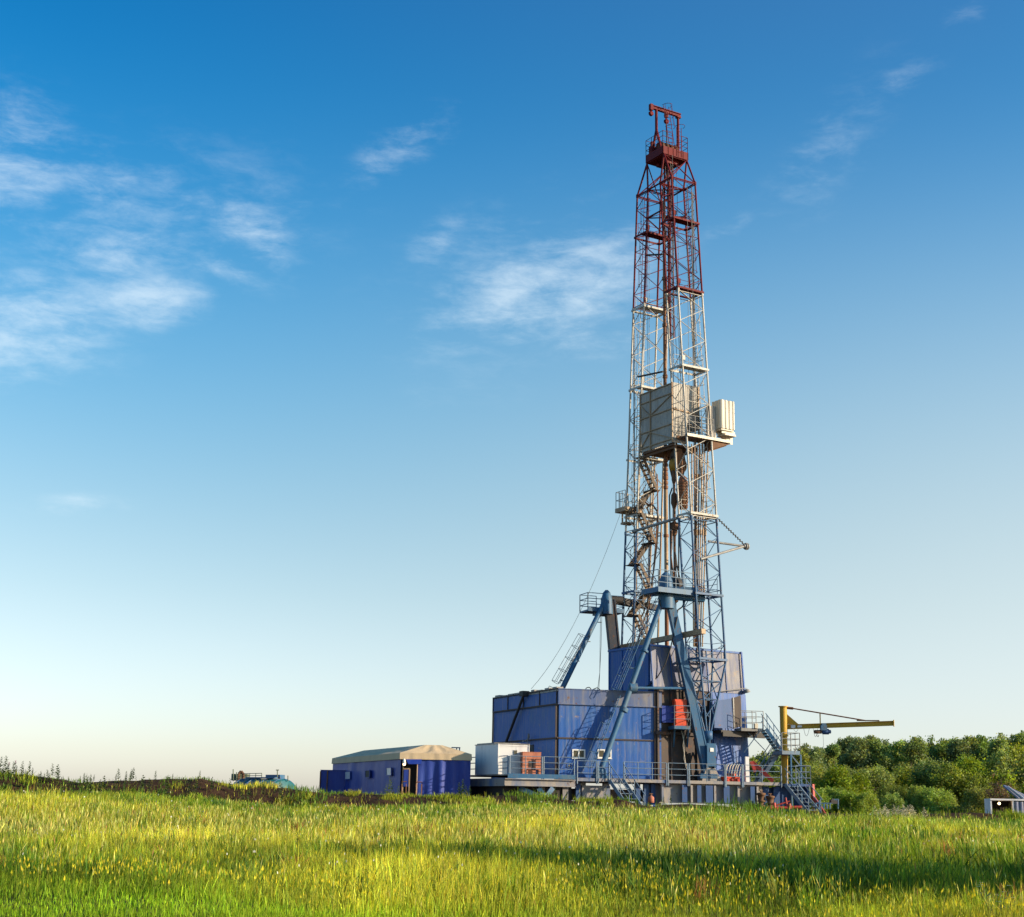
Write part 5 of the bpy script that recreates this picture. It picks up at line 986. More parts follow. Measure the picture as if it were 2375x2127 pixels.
    lp = at(937.5, 1768, Y - .5); s = MB(); s.lathe(lp + Zv * .22, -Zv, [(0, .05), (.05, .07), (.28, .13), (.3, .1)], 12); lh = s.build('lamp_shade', M['winframe'], t)
    s = MB(); s.lathe(lp - Zv * .06, -Zv, [(0, .04), (.03, .085), (.12, .085), (.15, .03)], 10); s.build('bulb', M['lamp'], lh)
    m = MB()
    for x in (932, 942, 965, 978): p = at(x, 1818, Y - .8); m.tube(V((p.x, p.y, zb - .3)), p, .03, 5)
    m.tube(at(932, 1813, Y - .8), at(943, 1813, Y - .8), .03, 5); m.tube(at(965, 1814, Y - .8), at(979, 1814, Y - .8), .03, 5); m.build('step_rail', M['brown'], t)
    # small tent
    Ys = 108; a = at(744, 1787, Ys); b = at(775, 1785, Ys); zt = a.z; q = V((a.x, a.y, 1.5)); w2 = b.x - a.x + .8
    t = thing('privacy_tent', q, 'small narrow blue tarpaulin booth peeping out behind the left end of the tent', 'tent')
    m = MB(); X = V((1, 0, 0)); Yv = V((0, 1, 0)); cloth(m, q, q + X * w2, q + X * w2 + Zv * (zt - 1.5), q + Zv * (zt - 1.5), 14, 6, .06, 2.5, -Yv, 31); cloth(m, q + Yv * 2, q, q + Zv * (zt - 1.5), q + Yv * 2 + Zv * (zt - 1.5), 10, 6, .05, 2, -X, 32); m.build('wall', M['tarpblue'], t)
    m = MB(); m.slab([q + Zv * (zt - 1.5) - X * .03 - Yv * .05, q + X * w2 + Zv * (zt - 1.5) - Yv * .05, q + X * w2 + Yv * 2 + Zv * (zt - 1.5), q + Yv * 2 + Zv * (zt - 1.5) - X * .03], Zv * .05); m.build('roof', M['tarpblue'], t)
    m = MB(); m.tube(q - Yv * .08, q - Yv * .08 + Zv * (zt - 1.55), .05, 6); p = at(760, 1787, Ys - .1); m.tube(V((p.x, q.y - .1, 1.5)), V((p.x, q.y - .1, zt)), .05, 6); m.build('pole', M['brown'], t)
tent()

# ------------------------------------------------------------------ teal tank behind the bank
def tank():
    Y = 95; c = at(655, 1868, Y); ax = V((-.80, .60, 0)); r = 1.62; L = 3.6
    t = thing('storage_tank', V((c.x, c.y, c.z - r)), 'round teal storage tank with a walkway on top, half hidden behind the earth bank', 'tank')
    m = MB(); m.lathe(c, ax, [(-.12, r * .5), (-.1, r * .93), (0, r), (L, r), (L + .1, r * .9)], 40); bd = m.build('shell', M['teal'], t)
    m = MB()
    for k in (0.02, 1.15, 2.3, 3.4): m.lathe(c + ax * k, ax, [(0, r + .004), (.005, r + .035), (.09, r + .035), (.095, r + .004)], 40)
    m.build('hoop', M['sblue'], bd)
    m = MB(); top = c + Zv * (r + .03)
    m.obox(top + ax * .5 - V((.2, .3, 0)), ax * 2.6, V((.4, .55, 0)), Zv * .08); m.obox(top + ax * .35, ax * 1.3, V((.25, .4, 0)), Zv * .24); m.build('walkway', M['sblue'], t)
    m = MB(); m.rail([top + ax * 2.0 + Zv * .05, top + ax * 4.2 + Zv * .02], .28, 2, .5, .025); m.build('railing', M['olive'], t)
    m = MB(); bx = at(536, 1810, Y + 2.4); m.obox(bx, V((1.0, .1, 0)), V((0, .8, 0)), Zv * .42); m.beam(bx + V((.9, 0, .1)), top + ax * 2.2, .2, .14); m.build('pump_box', M['olive'], t)
    m = MB(); k = at(560, 1806, Y + 2.2); m.path([k + V((-.2, 0, -.3)), k + V((-.2, 0, .3)), k + V((-.05, 0, .47)), k + V((.1, 0, .3)), k + V((.1, 0, -.3))], .09, 8); m.build('pipe_bend', M['rust'], t)
    m = MB(); 
    for x, y0, y1 in ((541, 1784, 1812), (549, 1791, 1812), (643.5, 1785, 1803), (668, 1799, 1812)): m.tube(at(x, y1, Y + (2 if x < 600 else 0)), at(x, y0, Y + (2 if x < 600 else 0)), .035, 5)
    m.tube(at(640, 1786, Y), at(647, 1786, Y), .03, 5); m.build('vent_pipe', M['olive'], t)
tank()

# ------------------------------------------------------------------ white trailer at the right edge
def trailer():
    Y = 91; a = at(2299, 1895, Y); b = at(2350, 1895, Y); zt = at(2299, 1856, Y).z; w = b.x - a.x; zb = gz(a.x, Y) - .2
    az = radians(12); X = V((1, 0, 0)); Dp = V((.15, 1, 0)).normalized(); q = V((a.x, Y, zb)); H = zt - zb; wl = 3.6
    t = thing('work_trailer', q, 'white open sided trailer with lit lamp and raised lid at the right edge', 'trailer')
    m = MB(); m.obox(q, X * .08, Dp * 2.2, Zv * H); m.obox(q + X * w, X * .1, Dp * 2.2, Zv * H); m.obox(q + Zv * (H + .002) - Dp * .05, X * (w + wl), Dp * 2.3, Zv * .1); m.obox(q + Dp * 2.1 + X * .09, X * (w - .1), Dp * .08, Zv * H); m.obox(q + X * .09 + Zv * .02, X * (w - .1), Dp * 2.0, Zv * .1); bd = m.build('frame', M['cabwhite'], t)
    m = MB(); m.obox(q + Dp * 1.9 + X * .1 + Zv * .15, X * (w - .12), Dp * .15, Zv * (H - .2)); m.obox(q + Dp * .3 + X * .09 + Zv * .12, X * .02, Dp * 1.5, Zv * (H - .15)); m.obox(q + Dp * .3 + X * (w - .03) + Zv * .12, X * .02, Dp * 1.5, Zv * (H - .15)); m.obox(q + Dp * .6 + X * .7 + Zv * .15, X * .45, Dp * .5, Zv * .75); m.lathe(q + Dp * .5 + X * .5 + Zv * .55, Dp, [(0, .1), (.02, .2), (.3, .2)], 12); m.build('interior', M['dark'], t)  # contents, and dark lining that paints in the shade of the open side
    m = MB(); m.corr(q + X * (w + .12), q + X * (w + wl), zb, zt - .06, .3, .04, out=(0, -1, 0)); m.build('side_panel', M['parapet'], t)
    l0 = at(2325, 1823, Y + .6); l1 = at(2361, 1854, Y); dd = l1 - l0; m = MB(); m.slab([l0, l1, l1 + X * .9 + Dp * .2, l0 + X * .35 + Dp * 1.2], V((.05, -.03, .07))); m.build('lid', M['parapet'], t)
    m = MB(); m.beam(at(2338, 1824, Y + .5), at(2375, 1852, Y - .05), .05, .08); m.build('lid_stay', M['cabwhite'], t)
    lp = at(2317.5, 1863.5, Y + .35); s = MB(); s.lathe(lp, (-.25, -1, -.15), [(-.08, .05), (0, .085), (.03, .07)], 12); lo = s.build('lamp', M['lamp'], t)
    pl = bpy.data.lights.new('lamp_light', 'POINT'); pl.energy = 5; pl.color = (1, .62, .3); pl.shadow_soft_size = .08; po = bpy.data.objects.new('lamp_light', pl); COL.objects.link(po); po.parent = t; po.location = lp + V((-.02, -.2, -.06)) - t.location
trailer()
# ------------------------------------------------------------------ vegetation
def np_mesh(name, verts, faces_loops, sizes, cols, mats, parent=None, loc=None, mi=None):
    me = bpy.data.meshes.new(name); o = bpy.data.objects.new(name, me); COL.objects.link(o)
    me.vertices.add(len(verts)); me.vertices.foreach_set('co', np.ascontiguousarray(verts, np.float32).ravel())
    me.loops.add(len(faces_loops)); me.loops.foreach_set('vertex_index', np.ascontiguousarray(faces_loops, np.int32))
    st = np.concatenate([[0], np.cumsum(sizes)[:-1]]).astype(np.int32); me.polygons.add(len(sizes)); me.polygons.foreach_set('loop_start', st); me.polygons.foreach_set('loop_total', np.ascontiguousarray(sizes, np.int32))
    if mi is not None: me.polygons.foreach_set('material_index', np.ascontiguousarray(mi, np.int32))
    at_ = me.attributes.new('col', 'FLOAT_COLOR', 'POINT'); c4 = np.ones((len(verts), 4), np.float32); c4[:, :3] = cols; at_.data.foreach_set('color', c4.ravel())
    for m in (mats if isinstance(mats, (list, tuple)) else [mats]): me.materials.append(m)
    me.update()
    if loc is not None: o.location = loc
    if parent is not None: o.parent = parent
    return o
def blades(pos, h, w, lean, bend, prof, colL):
    """pos (n,3); prof: 3 (height fraction, width factor) pairs plus a tip; colL: list of 4 (n,3) colours from root to tip"""
    n = len(pos); yaw = RS.uniform(0, 2 * pi, n); side = np.stack([np.cos(yaw), np.sin(yaw), np.zeros(n)], -1)
    ld = RS.uniform(0, 2 * pi, n); dirv = np.stack([np.cos(ld), np.sin(ld), np.zeros(n)], -1)
    vs = []; cs = []
    for i, (fh, fw) in enumerate(prof):
        c = pos + np.array([0, 0, 1.]) * (h * fh * (1 - .25 * bend * fh))[:, None] + dirv * (h * (lean * fh + bend * fh * fh))[:, None]
        if fw is None: vs.append(c[:, None]); cs.append(colL[i][:, None])
        else:
            o = side * (w * fw / 2)[:, None]; vs += [(c - o)[:, None], (c + o)[:, None]]; cs += [colL[i][:, None]] * 2
    v = np.concatenate(vs, 1); c = np.concatenate(cs, 1); k = v.shape[1]; base = (np.arange(n) * k)[:, None]
    lo = np.concatenate([base + np.array([[0, 1, 3, 2]]), base + np.array([[2, 3, 5, 4]]), base + np.array([[4, 5, 6]])], 1)
    return v.reshape(-1, 3), lo.ravel(), np.tile([4, 4, 3], n), c.reshape(-1, 3)
def merge(parts):
    V_, L_, S_, C_ = [], [], [], []; b = 0
    for v, l, s, c in parts: V_.append(v); L_.append(l + b); S_.append(s); C_.append(c); b += len(v)
    return np.concatenate(V_), np.concatenate(L_), np.concatenate(S_), np.concatenate(C_)
def field(n, d0, d1, p=1.0, xr=None):
    """random places between two distances, spread so that the picture is evenly filled"""
    u = RS.uniform(0, 1, n); y = (d0 ** p + (d1 ** p - d0 ** p) * u) ** (1 / p)
    if xr is None: x = RS.uniform(-1, 1, n) * (y * .385 + 2.2)
    else: x = RS.uniform(0, 1, n); x = (xr[0] + (xr[1] - xr[0]) * x) * y
    return x, y
def vary(base, n, s, hue=.12):
    b = np.array(base)[None] * np.exp(RS.normal(0, s, n))[:, None]; b = b * np.exp(RS.normal(0, hue, (n, 3)) * np.array([1, .5, .8])); return b
def grass():
    ns = GRASS_N; parts = []; yel = []
    x, y = field(ns, 19, 86.3, 1.25); z = ground(x, y)
    patch = _vnoise(x, y * .6, 5.5, 21); p2 = _vnoise(x, y * .7, 1.7, 23); p3 = _vnoise(x, y * .5, 12, 29)
    edge = 81.2 + 2.2 * (_vnoise(x, y * .4, 3, 33) - .5)
    sparse = np.where(y > edge, .04 + .8 * (_vnoise(x, y, 1.2, 31) > .66), 1.0)
    keep = RS.uniform(0, 1, ns) < np.clip(sparse * (.45 + .75 * p2), 0, 1); x, y, z, patch, p2, p3 = [a[keep] for a in (x, y, z, patch, p2, p3)]; n = len(x)
    pos = np.stack([x, y, z - .03], -1)
    lawn = np.clip((23.6 + 3.2 * (p3 - .5) + 1.2 * (p2 - .5) - y) / 1.2, 0, 1) * np.clip((2.5 - x) / 3, 0, 1)
    # height by zone: mown strip nearest, then thick growth, a tall pale band, greener towards the bank
    hz = np.interp(y, [19, 24, 27, 36, 45, 60, 74, 80, 86], [.26, .28, .38, .44, .48, .46, .42, .36, .26])
    h = hz * (.34 + .65 * patch + .45 * p2) * np.exp(RS.normal(0, .24, n)) * (1 - .5 * lawn)
    w = (.0056 + .00019 * y) * np.exp(RS.normal(0, .3, n))
    gr = np.array([.19, .285, .018]); yl = np.array([.53, .515, .06]); cool = np.array([.09, .22, .05]); dk = np.array([.04, .08, .006]); br = np.array([.25, .42, .016])
    fy = np.interp(y, [19, 24, 31, 38, 46, 58, 68, 78, 86], [.35, .35, .35, .65, .80, .68, .45, .25, .2]); fy = np.clip(fy + (p3 - .5) * 1.6 + (patch - .5) * 1.0, 0, 1)
    fc = np.clip((y - 58) / 10, 0, 1) * np.clip((x - 2 + 14 * (p3 - .5)) / 8, 0, 1) * np.clip((82 - y) / 4, 0, 1)
    fd = np.clip(np.interp(y, [19, 25, 28, 35, 39, 60, 76, 86], [.1, .3, .75, .7, .15, .2, .6, .4]) * np.clip(1.5 - 1.5 * p2 - .5 * patch, 0, 1.3), 0, 1)  # darkens blade colour along the shaded band across the near meadow
    mid = gr + (yl - gr) * fy[:, None]; mid = mid + (cool - mid) * (fc * .8)[:, None]; mid = mid + (dk - mid) * fd[:, None]; mid = mid + (br - mid) * (lawn * .8)[:, None]
    mid = mid * (np.exp(RS.normal(0, .36, n)) * (.62 + .75 * _vnoise(x, y * .7, 1.1, 83)))[:, None] * np.exp(RS.normal(0, .12, (n, 3)) * np.array([1, .5, .8]))
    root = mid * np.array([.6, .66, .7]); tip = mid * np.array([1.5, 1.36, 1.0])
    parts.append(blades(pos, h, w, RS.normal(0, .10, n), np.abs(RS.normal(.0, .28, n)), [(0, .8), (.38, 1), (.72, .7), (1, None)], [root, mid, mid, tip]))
    # flowering stalks with pale seed heads
    m = int(ns * .17); x, y = field(m, 22, 84, 1.15); q = _vnoise(x, y * .5, 6, 41); q2 = _vnoise(x, y * .5, 14, 29)
    dens = np.interp(y, [22, 27, 34, 39, 48, 62, 74, 84], [.12, .2, .3, .9, 1, .75, .4, .25]); keep = RS.uniform(0, 1, m) < np.clip(dens * (.05 + 2.2 * q * q * q2), 0, 1); x, y = x[keep], y[keep]; n = len(x)
    pos = np.stack([x, y, ground(x, y) - .03], -1); h = np.interp(y, [22, 40, 60, 84], [.50, .66, .62, .55]) * np.exp(RS.normal(0, .2, n)); w = (.0055 + .00016 * y) * np.exp(RS.normal(0, .3, n))
    st = vary((.27, .28, .06), n, .2); hd = vary((.56, .54, .15), n, .3, .12); pk = RS.uniform(0, 1, n) < .05; hd[pk] = vary((.34, .14, .06), pk.sum(), .2)
    parts.append(blades(pos, h, w, RS.normal(0, .09, n), np.abs(RS.normal(0, .16, n)), [(0, .5), (.70, .45), (.86, 1.6), (1, None)], [st, st, hd, hd]))
    # rank green herbs along the foot of the bank and on it
    m = int(ns * .055); x, y = field(m, 60, 87.2, 3.2); q = _vnoise(x, y, 2.6, 51); q2 = _vnoise(x, y, 7, 53); keep = (q * .6 + q2 * .55 > .50 + .12 * (x > -4) * (x < 9) + .04 * (y > 81.5)); x, y, q = x[keep], y[keep], q[keep]; n = len(x)
    pos = np.stack([x, y, ground(x, y) - .03], -1); h = (.10 + .60 * _vnoise(x, y, 2.5, 55) ** 2 + .18 * q) * np.exp(RS.normal(0, .25, n)) * np.interp(y, [60, 72, 79, 83, 87], [1.3, 1.2, .8, .7, .75]); w = .035 * np.exp(RS.normal(0, .3, n))
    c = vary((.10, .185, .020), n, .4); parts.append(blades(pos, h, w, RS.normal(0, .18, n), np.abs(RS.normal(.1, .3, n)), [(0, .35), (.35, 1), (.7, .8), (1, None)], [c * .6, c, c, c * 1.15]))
    # tussocks of taller plants: docks, thistles, clumps of rank grass
    ct = 1700; tx, ty = field(ct, 24, 83, 1.35); kind = RS.choice(10, ct, p=[.12, .13, .13, .11, .13, .11, .1, .09, .03, .05]); m = 26; n = ct * m; x = np.repeat(tx, m); y = np.repeat(ty, m); sz = np.repeat(np.exp(RS.normal(0, .35, ct)), m); x = x + RS.normal(0, .13, n) * sz; y = y + RS.normal(0, .13, n) * sz
    kk = np.repeat(kind, m); pos = np.stack([x, y, ground(x, y) - .03], -1); h = np.interp(y, [24, 40, 84], [.5, .62, .6]) * sz ** .6 * np.exp(RS.normal(0, .25, n)); h = np.minimum(h, np.interp(y, [24, 45, 74, 84], [.55, .75, .6, .45])); w = (.008 + .00036 * y) * np.exp(RS.normal(0, .3, n))
    pal = np.array([(.06, .13, .012), (.09, .19, .015), (.16, .28, .018), (.07, .15, .03), (.24, .33, .03), (.30, .30, .05), (.12, .22, .05), (.05, .10, .012), (.36, .17, .06), (.20, .32, .02)]); c = pal[kk] * np.exp(RS.normal(0, .25, n))[:, None]
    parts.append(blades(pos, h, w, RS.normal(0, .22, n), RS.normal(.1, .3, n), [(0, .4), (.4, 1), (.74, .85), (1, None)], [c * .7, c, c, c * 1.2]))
    # leafy undergrowth: short broad leaves low down everywhere
    m = int(ns * .12); x, y = field(m, 25, 81, 1.2); n = m; pos = np.stack([x, y, ground(x, y) + RS.uniform(0, .18, n)], -1); h = .20 * np.exp(RS.normal(0, .3, n)); w = (.012 + .0004 * y) * np.exp(RS.normal(0, .3, n)); c = vary((.10, .165, .014), n, .35)
    parts.append(blades(pos, h, w, RS.normal(0, .5, n), RS.normal(0, .5, n), [(0, .4), (.35, 1), (.7, .8), (1, None)], [c, c, c, c]))
    v, l, s, c = merge(parts); tag(np_mesh('grass', v, l, s, c, M['grass']), 'tall yellow green meadow grass covering the slope in front of the rig', 'grass', kind='stuff')
    # yellow flower spikes in the foreground, white dots further off
    parts = []
    m = 15000; x, y = field(m, 20.5, 37, 1.1); q = _vnoise(x, y, 2.2, 61); q2 = _vnoise(x, y, 6, 63); g = np.interp(y, [20.5, 24, 30, 37], [1, 1, .55, .1]) * (1 - .9 * np.clip((23.9 - y) / 1, 0, 1) * (x < 2)); keep = RS.uniform(0, 1, m) < np.clip((q * q2) ** 1.1 * 3.2 * g, 0, 1); x, y = x[keep], y[keep]; n = len(x)
    pos = np.stack([x, y, ground(x, y)], -1); h = .38 * np.exp(RS.normal(0, .2, n)); w = .021 * np.exp(RS.normal(0, .25, n)); st = vary((.13, .18, .015), n, .2); hd = vary((.62, .52, .03), n, .2, .05)
    parts.append(blades(pos, h, w, RS.normal(0, .1, n), np.abs(RS.normal(0, .1, n)), [(0, .25), (.80, .35), (.87, 1), (1, None)], [st, st, hd, hd]))
    m = 1500; x, y = field(m, 24, 80, 1.4); q = _vnoise(x, y, 5, 71); keep = q > .5; x, y = x[keep], y[keep]; n = len(x); pos = np.stack([x, y, ground(x, y) + .35 + RS.uniform(0, .3, n)], -1); h = np.full(n, .03) + .0004 * y; w = (.014 + .0005 * y) * np.exp(RS.normal(0, .35, n)); c = vary((.55, .55, .50), n, .2, .03)
    parts.append(blades(pos, h, w, RS.normal(0, .1, n), RS.normal(0, .1, n), [(0, .7), (.35, 1), (.7, .9), (1, None)], [c, c, c, c]))
    v, l, s, c = merge(parts); tag(np_mesh('wildflowers', v, l, s, c, M['grass']), 'yellow flower spikes and small white blossoms scattered through the grass', 'flowers', kind='stuff')
GRASS_N = 800000

def leaf_cloud(lobes, n, size, col, seed, sprig=0.0, fill=.55):
    """many leaf-sized faces through the volume of a crown; lobes: (x, y, z, rx, ry, rz)"""
    rs = np.random.RandomState(seed); lob = np.array(lobes); wgt = (lob[:, 3] * lob[:, 4] * lob[:, 5]) ** .67; k = rs.choice(len(lob), n, p=wgt / wgt.sum())
    d = rs.normal(0, 1, (n, 3)); d /= np.linalg.norm(d, axis=1)[:, None]; r = (fill + (1 - fill) * rs.uniform(0, 1, n) ** .6) * np.exp(rs.normal(0, .10, n))
    # gather the leaves in twigs
    tw = max(8, n // 26); tk = rs.randint(0, tw, n); cen = lob[k, :3] + d * r[:, None] * lob[k, 3:]
    first = np.zeros(tw, int); first[tk] = np.arange(n); tc = cen[first][tk]; near = rs.uniform(0, 1, n) < .8
    spread = size * 2.3; pos = np.where(near[:, None], tc + np.clip(rs.normal(0, spread, (n, 3)), -2 * spread, 2 * spread) * np.array([1, 1, .8 + sprig]), cen)
    nr = d * .6 + rs.normal(0, .6, (n, 3)); nr /= np.linalg.norm(nr, axis=1)[:, None]
    a = np.cross(nr, rs.normal(0, 1, (n, 3))); a /= np.linalg.norm(a, axis=1)[:, None]; b = np.cross(nr, a)
    s = size * np.exp(rs.normal(0, .3, n)); a *= (s * .62)[:, None]; b *= s[:, None]
    v = np.stack([pos - b, pos + a - b * .1, pos + b, pos - a - b * .1], 1).reshape(-1, 3); base = (np.arange(n) * 4)[:, None]; lo = (base + np.arange(4)[None]).ravel()
    tone = np.exp(rs.normal(0, .22, tw))[tk] * np.exp(rs.normal(0, .18, n)); warm = rs.normal(0, .12, tw)[tk]
    c = np.array(col)[None] * tone[:, None] * np.stack([np.exp(warm), np.ones(n), np.exp(-warm)], -1)
    return v, lo, np.full(n, 4), np.repeat(c, 4, 0)
def trunk_mesh(h, r, lobes, seed, n=7):
    rng = random.Random(seed); m = MB(); p = V((0, 0, -.5)); pts = [p]
    for k in range(1, 7): pts.append(V((rng.uniform(-.12, .12) * k * r * 2, rng.uniform(-.12, .12) * k * r * 2, h * .86 * k / 6)))
    for i in range(6): m.tube(pts[i], pts[i + 1], r * (1 - i / 7), n, r * (1 - (i + 1) / 7))
    for l in lobes: 
        i = min(5, max(1, int(l[2] / h * 5))); a = pts[i]; b = V(l[:3]); mid = a.lerp(b, .5) + V((0, 0, .1)); m.tube(a, mid, r * .36, 5, r * .22); m.tube(mid, b, r * .22, 5, r * .08)
        for q in range(3): e = b + V((rng.uniform(-1, 1) * l[3], rng.uniform(-1, 1) * l[4], rng.uniform(-.3, .9) * l[5])) * .8; m.tube(mid.lerp(b, .5 + .15 * q), e, r * .1, 4, r * .03)
    return m
def make_tree(name, h, cr, seed, col, n, size, kind='round', trunk_h=.25):
    rng = random.Random(seed); lobes = []
    if kind == 'spruce':
        for k in range(9): t = k / 8; z = h * (.16 + .8 * t); R = cr * (1 - t) ** .85 + .18; lobes.append((0, 0, z, R, R, h * .075))
    elif kind == 'bush':
        for k in range(13):
            a = rng.uniform(0, 6.28); q = cr * rng.uniform(.1, .95); z = h * rng.uniform(.2, .88) * (1 - .42 * (q / cr) ** 2); R = cr * rng.uniform(.24, .48); lobes.append((q * cos(a), q * sin(a), z, R, R, min(R * rng.uniform(.8, 1.25), z * .95 + .2)))
    else:
        for k in range(12):
            t = rng.uniform(0, 1); z = h * (trunk_h + .08 + (.88 - trunk_h) * t); lim = cr * (sin(pi * (.14 + .80 * t)) ** .8); a = rng.uniform(0, 6.28); q = lim * rng.uniform(.1, .75); R = cr * rng.uniform(.30, .50); lobes.append((q * cos(a), q * sin(a), min(z, h - R * .7), R, R, R * rng.uniform(.8, 1.2)))
    root = bpy.data.objects.new(name, None); COL.objects.link(root)
    tm = trunk_mesh(h, .02 * h + .04, lobes if kind != 'spruce' else [], seed); tm.build('trunk', M['bark'], root)
    v, l, s, c = leaf_cloud(lobes, n, size, col, seed, .4 if kind == 'bush' else 0); np_mesh('crown', v, l, s, c, M['leaf'], parent=root)
    return root
def woods():
    G1, G2, G3 = (.17, .24, .07), (.21, .27, .07), (.12, .175, .07)
    protos = [make_tree('broadleaf_tree', 14.5, 3.0, 1, G1, 22000, .145), make_tree('broadleaf_tree', 13, 2.7, 2, G2, 22000, .145), make_tree('broadleaf_tree', 15.5, 2.4, 3, G1, 22000, .145), make_tree('broadleaf_tree', 12, 3.3, 4, G2, 22000, .145), make_tree('spruce_tree', 15, 1.9, 5, G3, 11000, .16, 'spruce')]
    used = set()
    labs = {0: 'rounded dark green broadleaf tree in the wood on the skyline beyond the bushes', 1: 'lighter green broadleaf tree of middle height in the wood beyond the bushes', 2: 'tall slim broadleaf tree rising above its neighbours in the wood beyond the bushes', 3: 'broad spreading lighter green tree in the wood beyond the bushes', 4: 'dark pointed spruce among the broadleaf trees of the wood'}
    def put(k, x, y, sc, grp, lab=None):
        loc = V((x, y, gz(x, y))); rot = random.uniform(0, 6.28); o = protos[k]
        if k not in used: used.add(k); o.location = loc; o.rotation_euler = (0, 0, rot); o.scale = (sc,) * 3
        else: o = copy_tree(o, loc, rot, sc)
        return tag(o, lab or labs[k], 'tree', grp)
    H = [14.5, 13, 15.5, 12, 15]
    # wood on the skyline: crown tops measured on the photograph
    tops = [(1738, 1752), (1758, 1745), (1778, 1750), (1803, 1737), (1829, 1738), (1852, 1738), (1873, 1729), (1893, 1731), (1912, 1730), (1930, 1722), (1952, 1713), (1970, 1706), (1990, 1710), (2021, 1703), (2034, 1714), (2054, 1716), (2082, 1714), (2106, 1715), (2128, 1709), (2160, 1708), (2180, 1717), (2208, 1714), (2228, 1709), (2253, 1704), (2272, 1706), (2302, 1707), (2322, 1711), (2348, 1706), (2372, 1701), (2395, 1702), (2425, 1700)]
    tops = [(x, y + 9) for x, y in tops]
    kinds = [1, 3, 1, 0, 3, 1, 3, 0, 1, 2, 0, 2, 0, 2, 0, 4, 1, 3, 0, 4, 3, 0, 1, 2, 0, 3, 1, 4, 0, 3, 0]
    for (x, y), k in zip(tops, kinds):
        Y = random.uniform(222, 240); q = at(x, y, Y); sc = (q.z - gz(q.x, Y)) / H[k]; put(k, q.x, Y, sc, 'trees of the wood on the skyline')
    for i, x in enumerate(range(1738, 2430, 19)):
        Y = random.uniform(246, 262); xx = x + random.uniform(-8, 8); q = at(xx, np.interp(xx, [1742, 1900, 2100, 2400], [1764, 1752, 1734, 1726]) + random.uniform(-6, 8), Y); k = random.choice([0, 1, 3, 1, 2]); put(k, q.x, Y, (q.z - gz(q.x, Y)) / H[k], 'trees of the wood on the skyline')
    # bushes in front
    B1, B2 = (.215, .275, .034), (.17, .23, .036)
    bp = [make_tree('willow_bush', 6, 3.1, 11, B1, 20000, .09, 'bush'), make_tree('willow_bush', 5.5, 3.4, 12, B2, 20000, .09, 'bush'), make_tree('willow_bush', 6.5, 2.7, 13, B1, 19000, .09, 'bush'), make_tree('willow_bush', 5, 2.9, 14, (.21, .29, .042), 17000, .088, 'bush')]
    bl = ['rounded light green willow bush in the thicket between meadow and wood', 'broad olive green willow bush in the thicket between meadow and wood', 'upright light green willow bush with tufted top in the thicket before the wood', 'low bright green bush in the front row of the thicket before the wood']
    usedb = set(); HB = [6, 5.5, 6.5, 5]
    def putb(k, x, y, s, lab=None, grp='bushes of the thicket'):
        loc = V((x, y, gz(x, y) - .2)); o = bp[k]; rot = random.uniform(0, 6.28)
        if k not in usedb: usedb.add(k); o.location = loc; o.rotation_euler = (0, 0, rot); o.scale = (s, s, s)
        else: o = copy_tree(o, loc, rot, s)
        return tag(o, lab or bl[k], 'bush', grp)
    for x, y, k in [(1772, 1800, 0), (1800, 1802, 1), (1846, 1796, 2), (1885, 1784, 2), (1908, 1790, 0), (1935, 1780, 1), (1962, 1783, 0), (1990, 1782, 1), (2018, 1786, 0), (2058, 1777, 2), (2095, 1776, 2), (2122, 1789, 1), (2154, 1778, 0), (2182, 1766, 1), (2218, 1762, 2), (2258, 1761, 0), (2288, 1770, 1), (2322, 1772, 2), (2352, 1738, 2), (2378, 1736, 0), (2405, 1745, 1), (2435, 1750, 0)]:
        Y = random.uniform(137, 148); q = at(x, y, Y); putb(k, q.x, Y, (q.z - gz(q.x, Y) + .2) / HB[k] * 1.02)
    for i, x in enumerate(range(1850, 2430, 40)):
        Y = random.uniform(124, 131); xx = x + random.uniform(-10, 10); q = at(xx, random.uniform(1808, 1838), Y); k = random.choice([3, 3, 1, 0]); putb(k, q.x, Y, (q.z - gz(q.x, Y) + .2) / HB[k])
    # bare brownish bush by the trailer
    lob = [(random.uniform(-.6, .6), random.uniform(-.5, .5), random.uniform(1.2, 2.8), .7, .7, .7) for _ in range(8)]
    q = at(2322, 1885, 104); b = thing('dry_bush', V((0, 0, 0)), 'dry brown leafless bush standing behind the white trailer', 'bush')
    tm = trunk_mesh(3.3, .1, lob * 2, 5, 6); tm.build('stem', M['bark'], b)
    v, l, s, c = leaf_cloud(lob, 1500, .05, (.16, .10, .07), 77); np_mesh('twigs', v, l, s, c, M['leaf'], parent=b); b.location = V((q.x, 104, gz(q.x, 104)))
    # trees to the right of the view whose long shadows lie across the near meadow
    for i, (x, y, h, k) in enumerate([(17.8, 28.2, 5.6, 3), (21.5, 28.2, 7.2, 0), (26, 26.0, 8.4, 1), (31, 26.2, 9.8, 3), (37.5, 23, 12.5, 0), (44, 20.5, 15, 3), (50, 17.5, 17, 2), (18.5, 24.6, 5.0, 1), (23, 24.2, 6.8, 3), (29, 22.4, 9.0, 0)]):
        put(k, x, y, h / H[k], 'trees at the right edge of the near meadow', 'broadleaf tree at the right hand side of the near meadow')
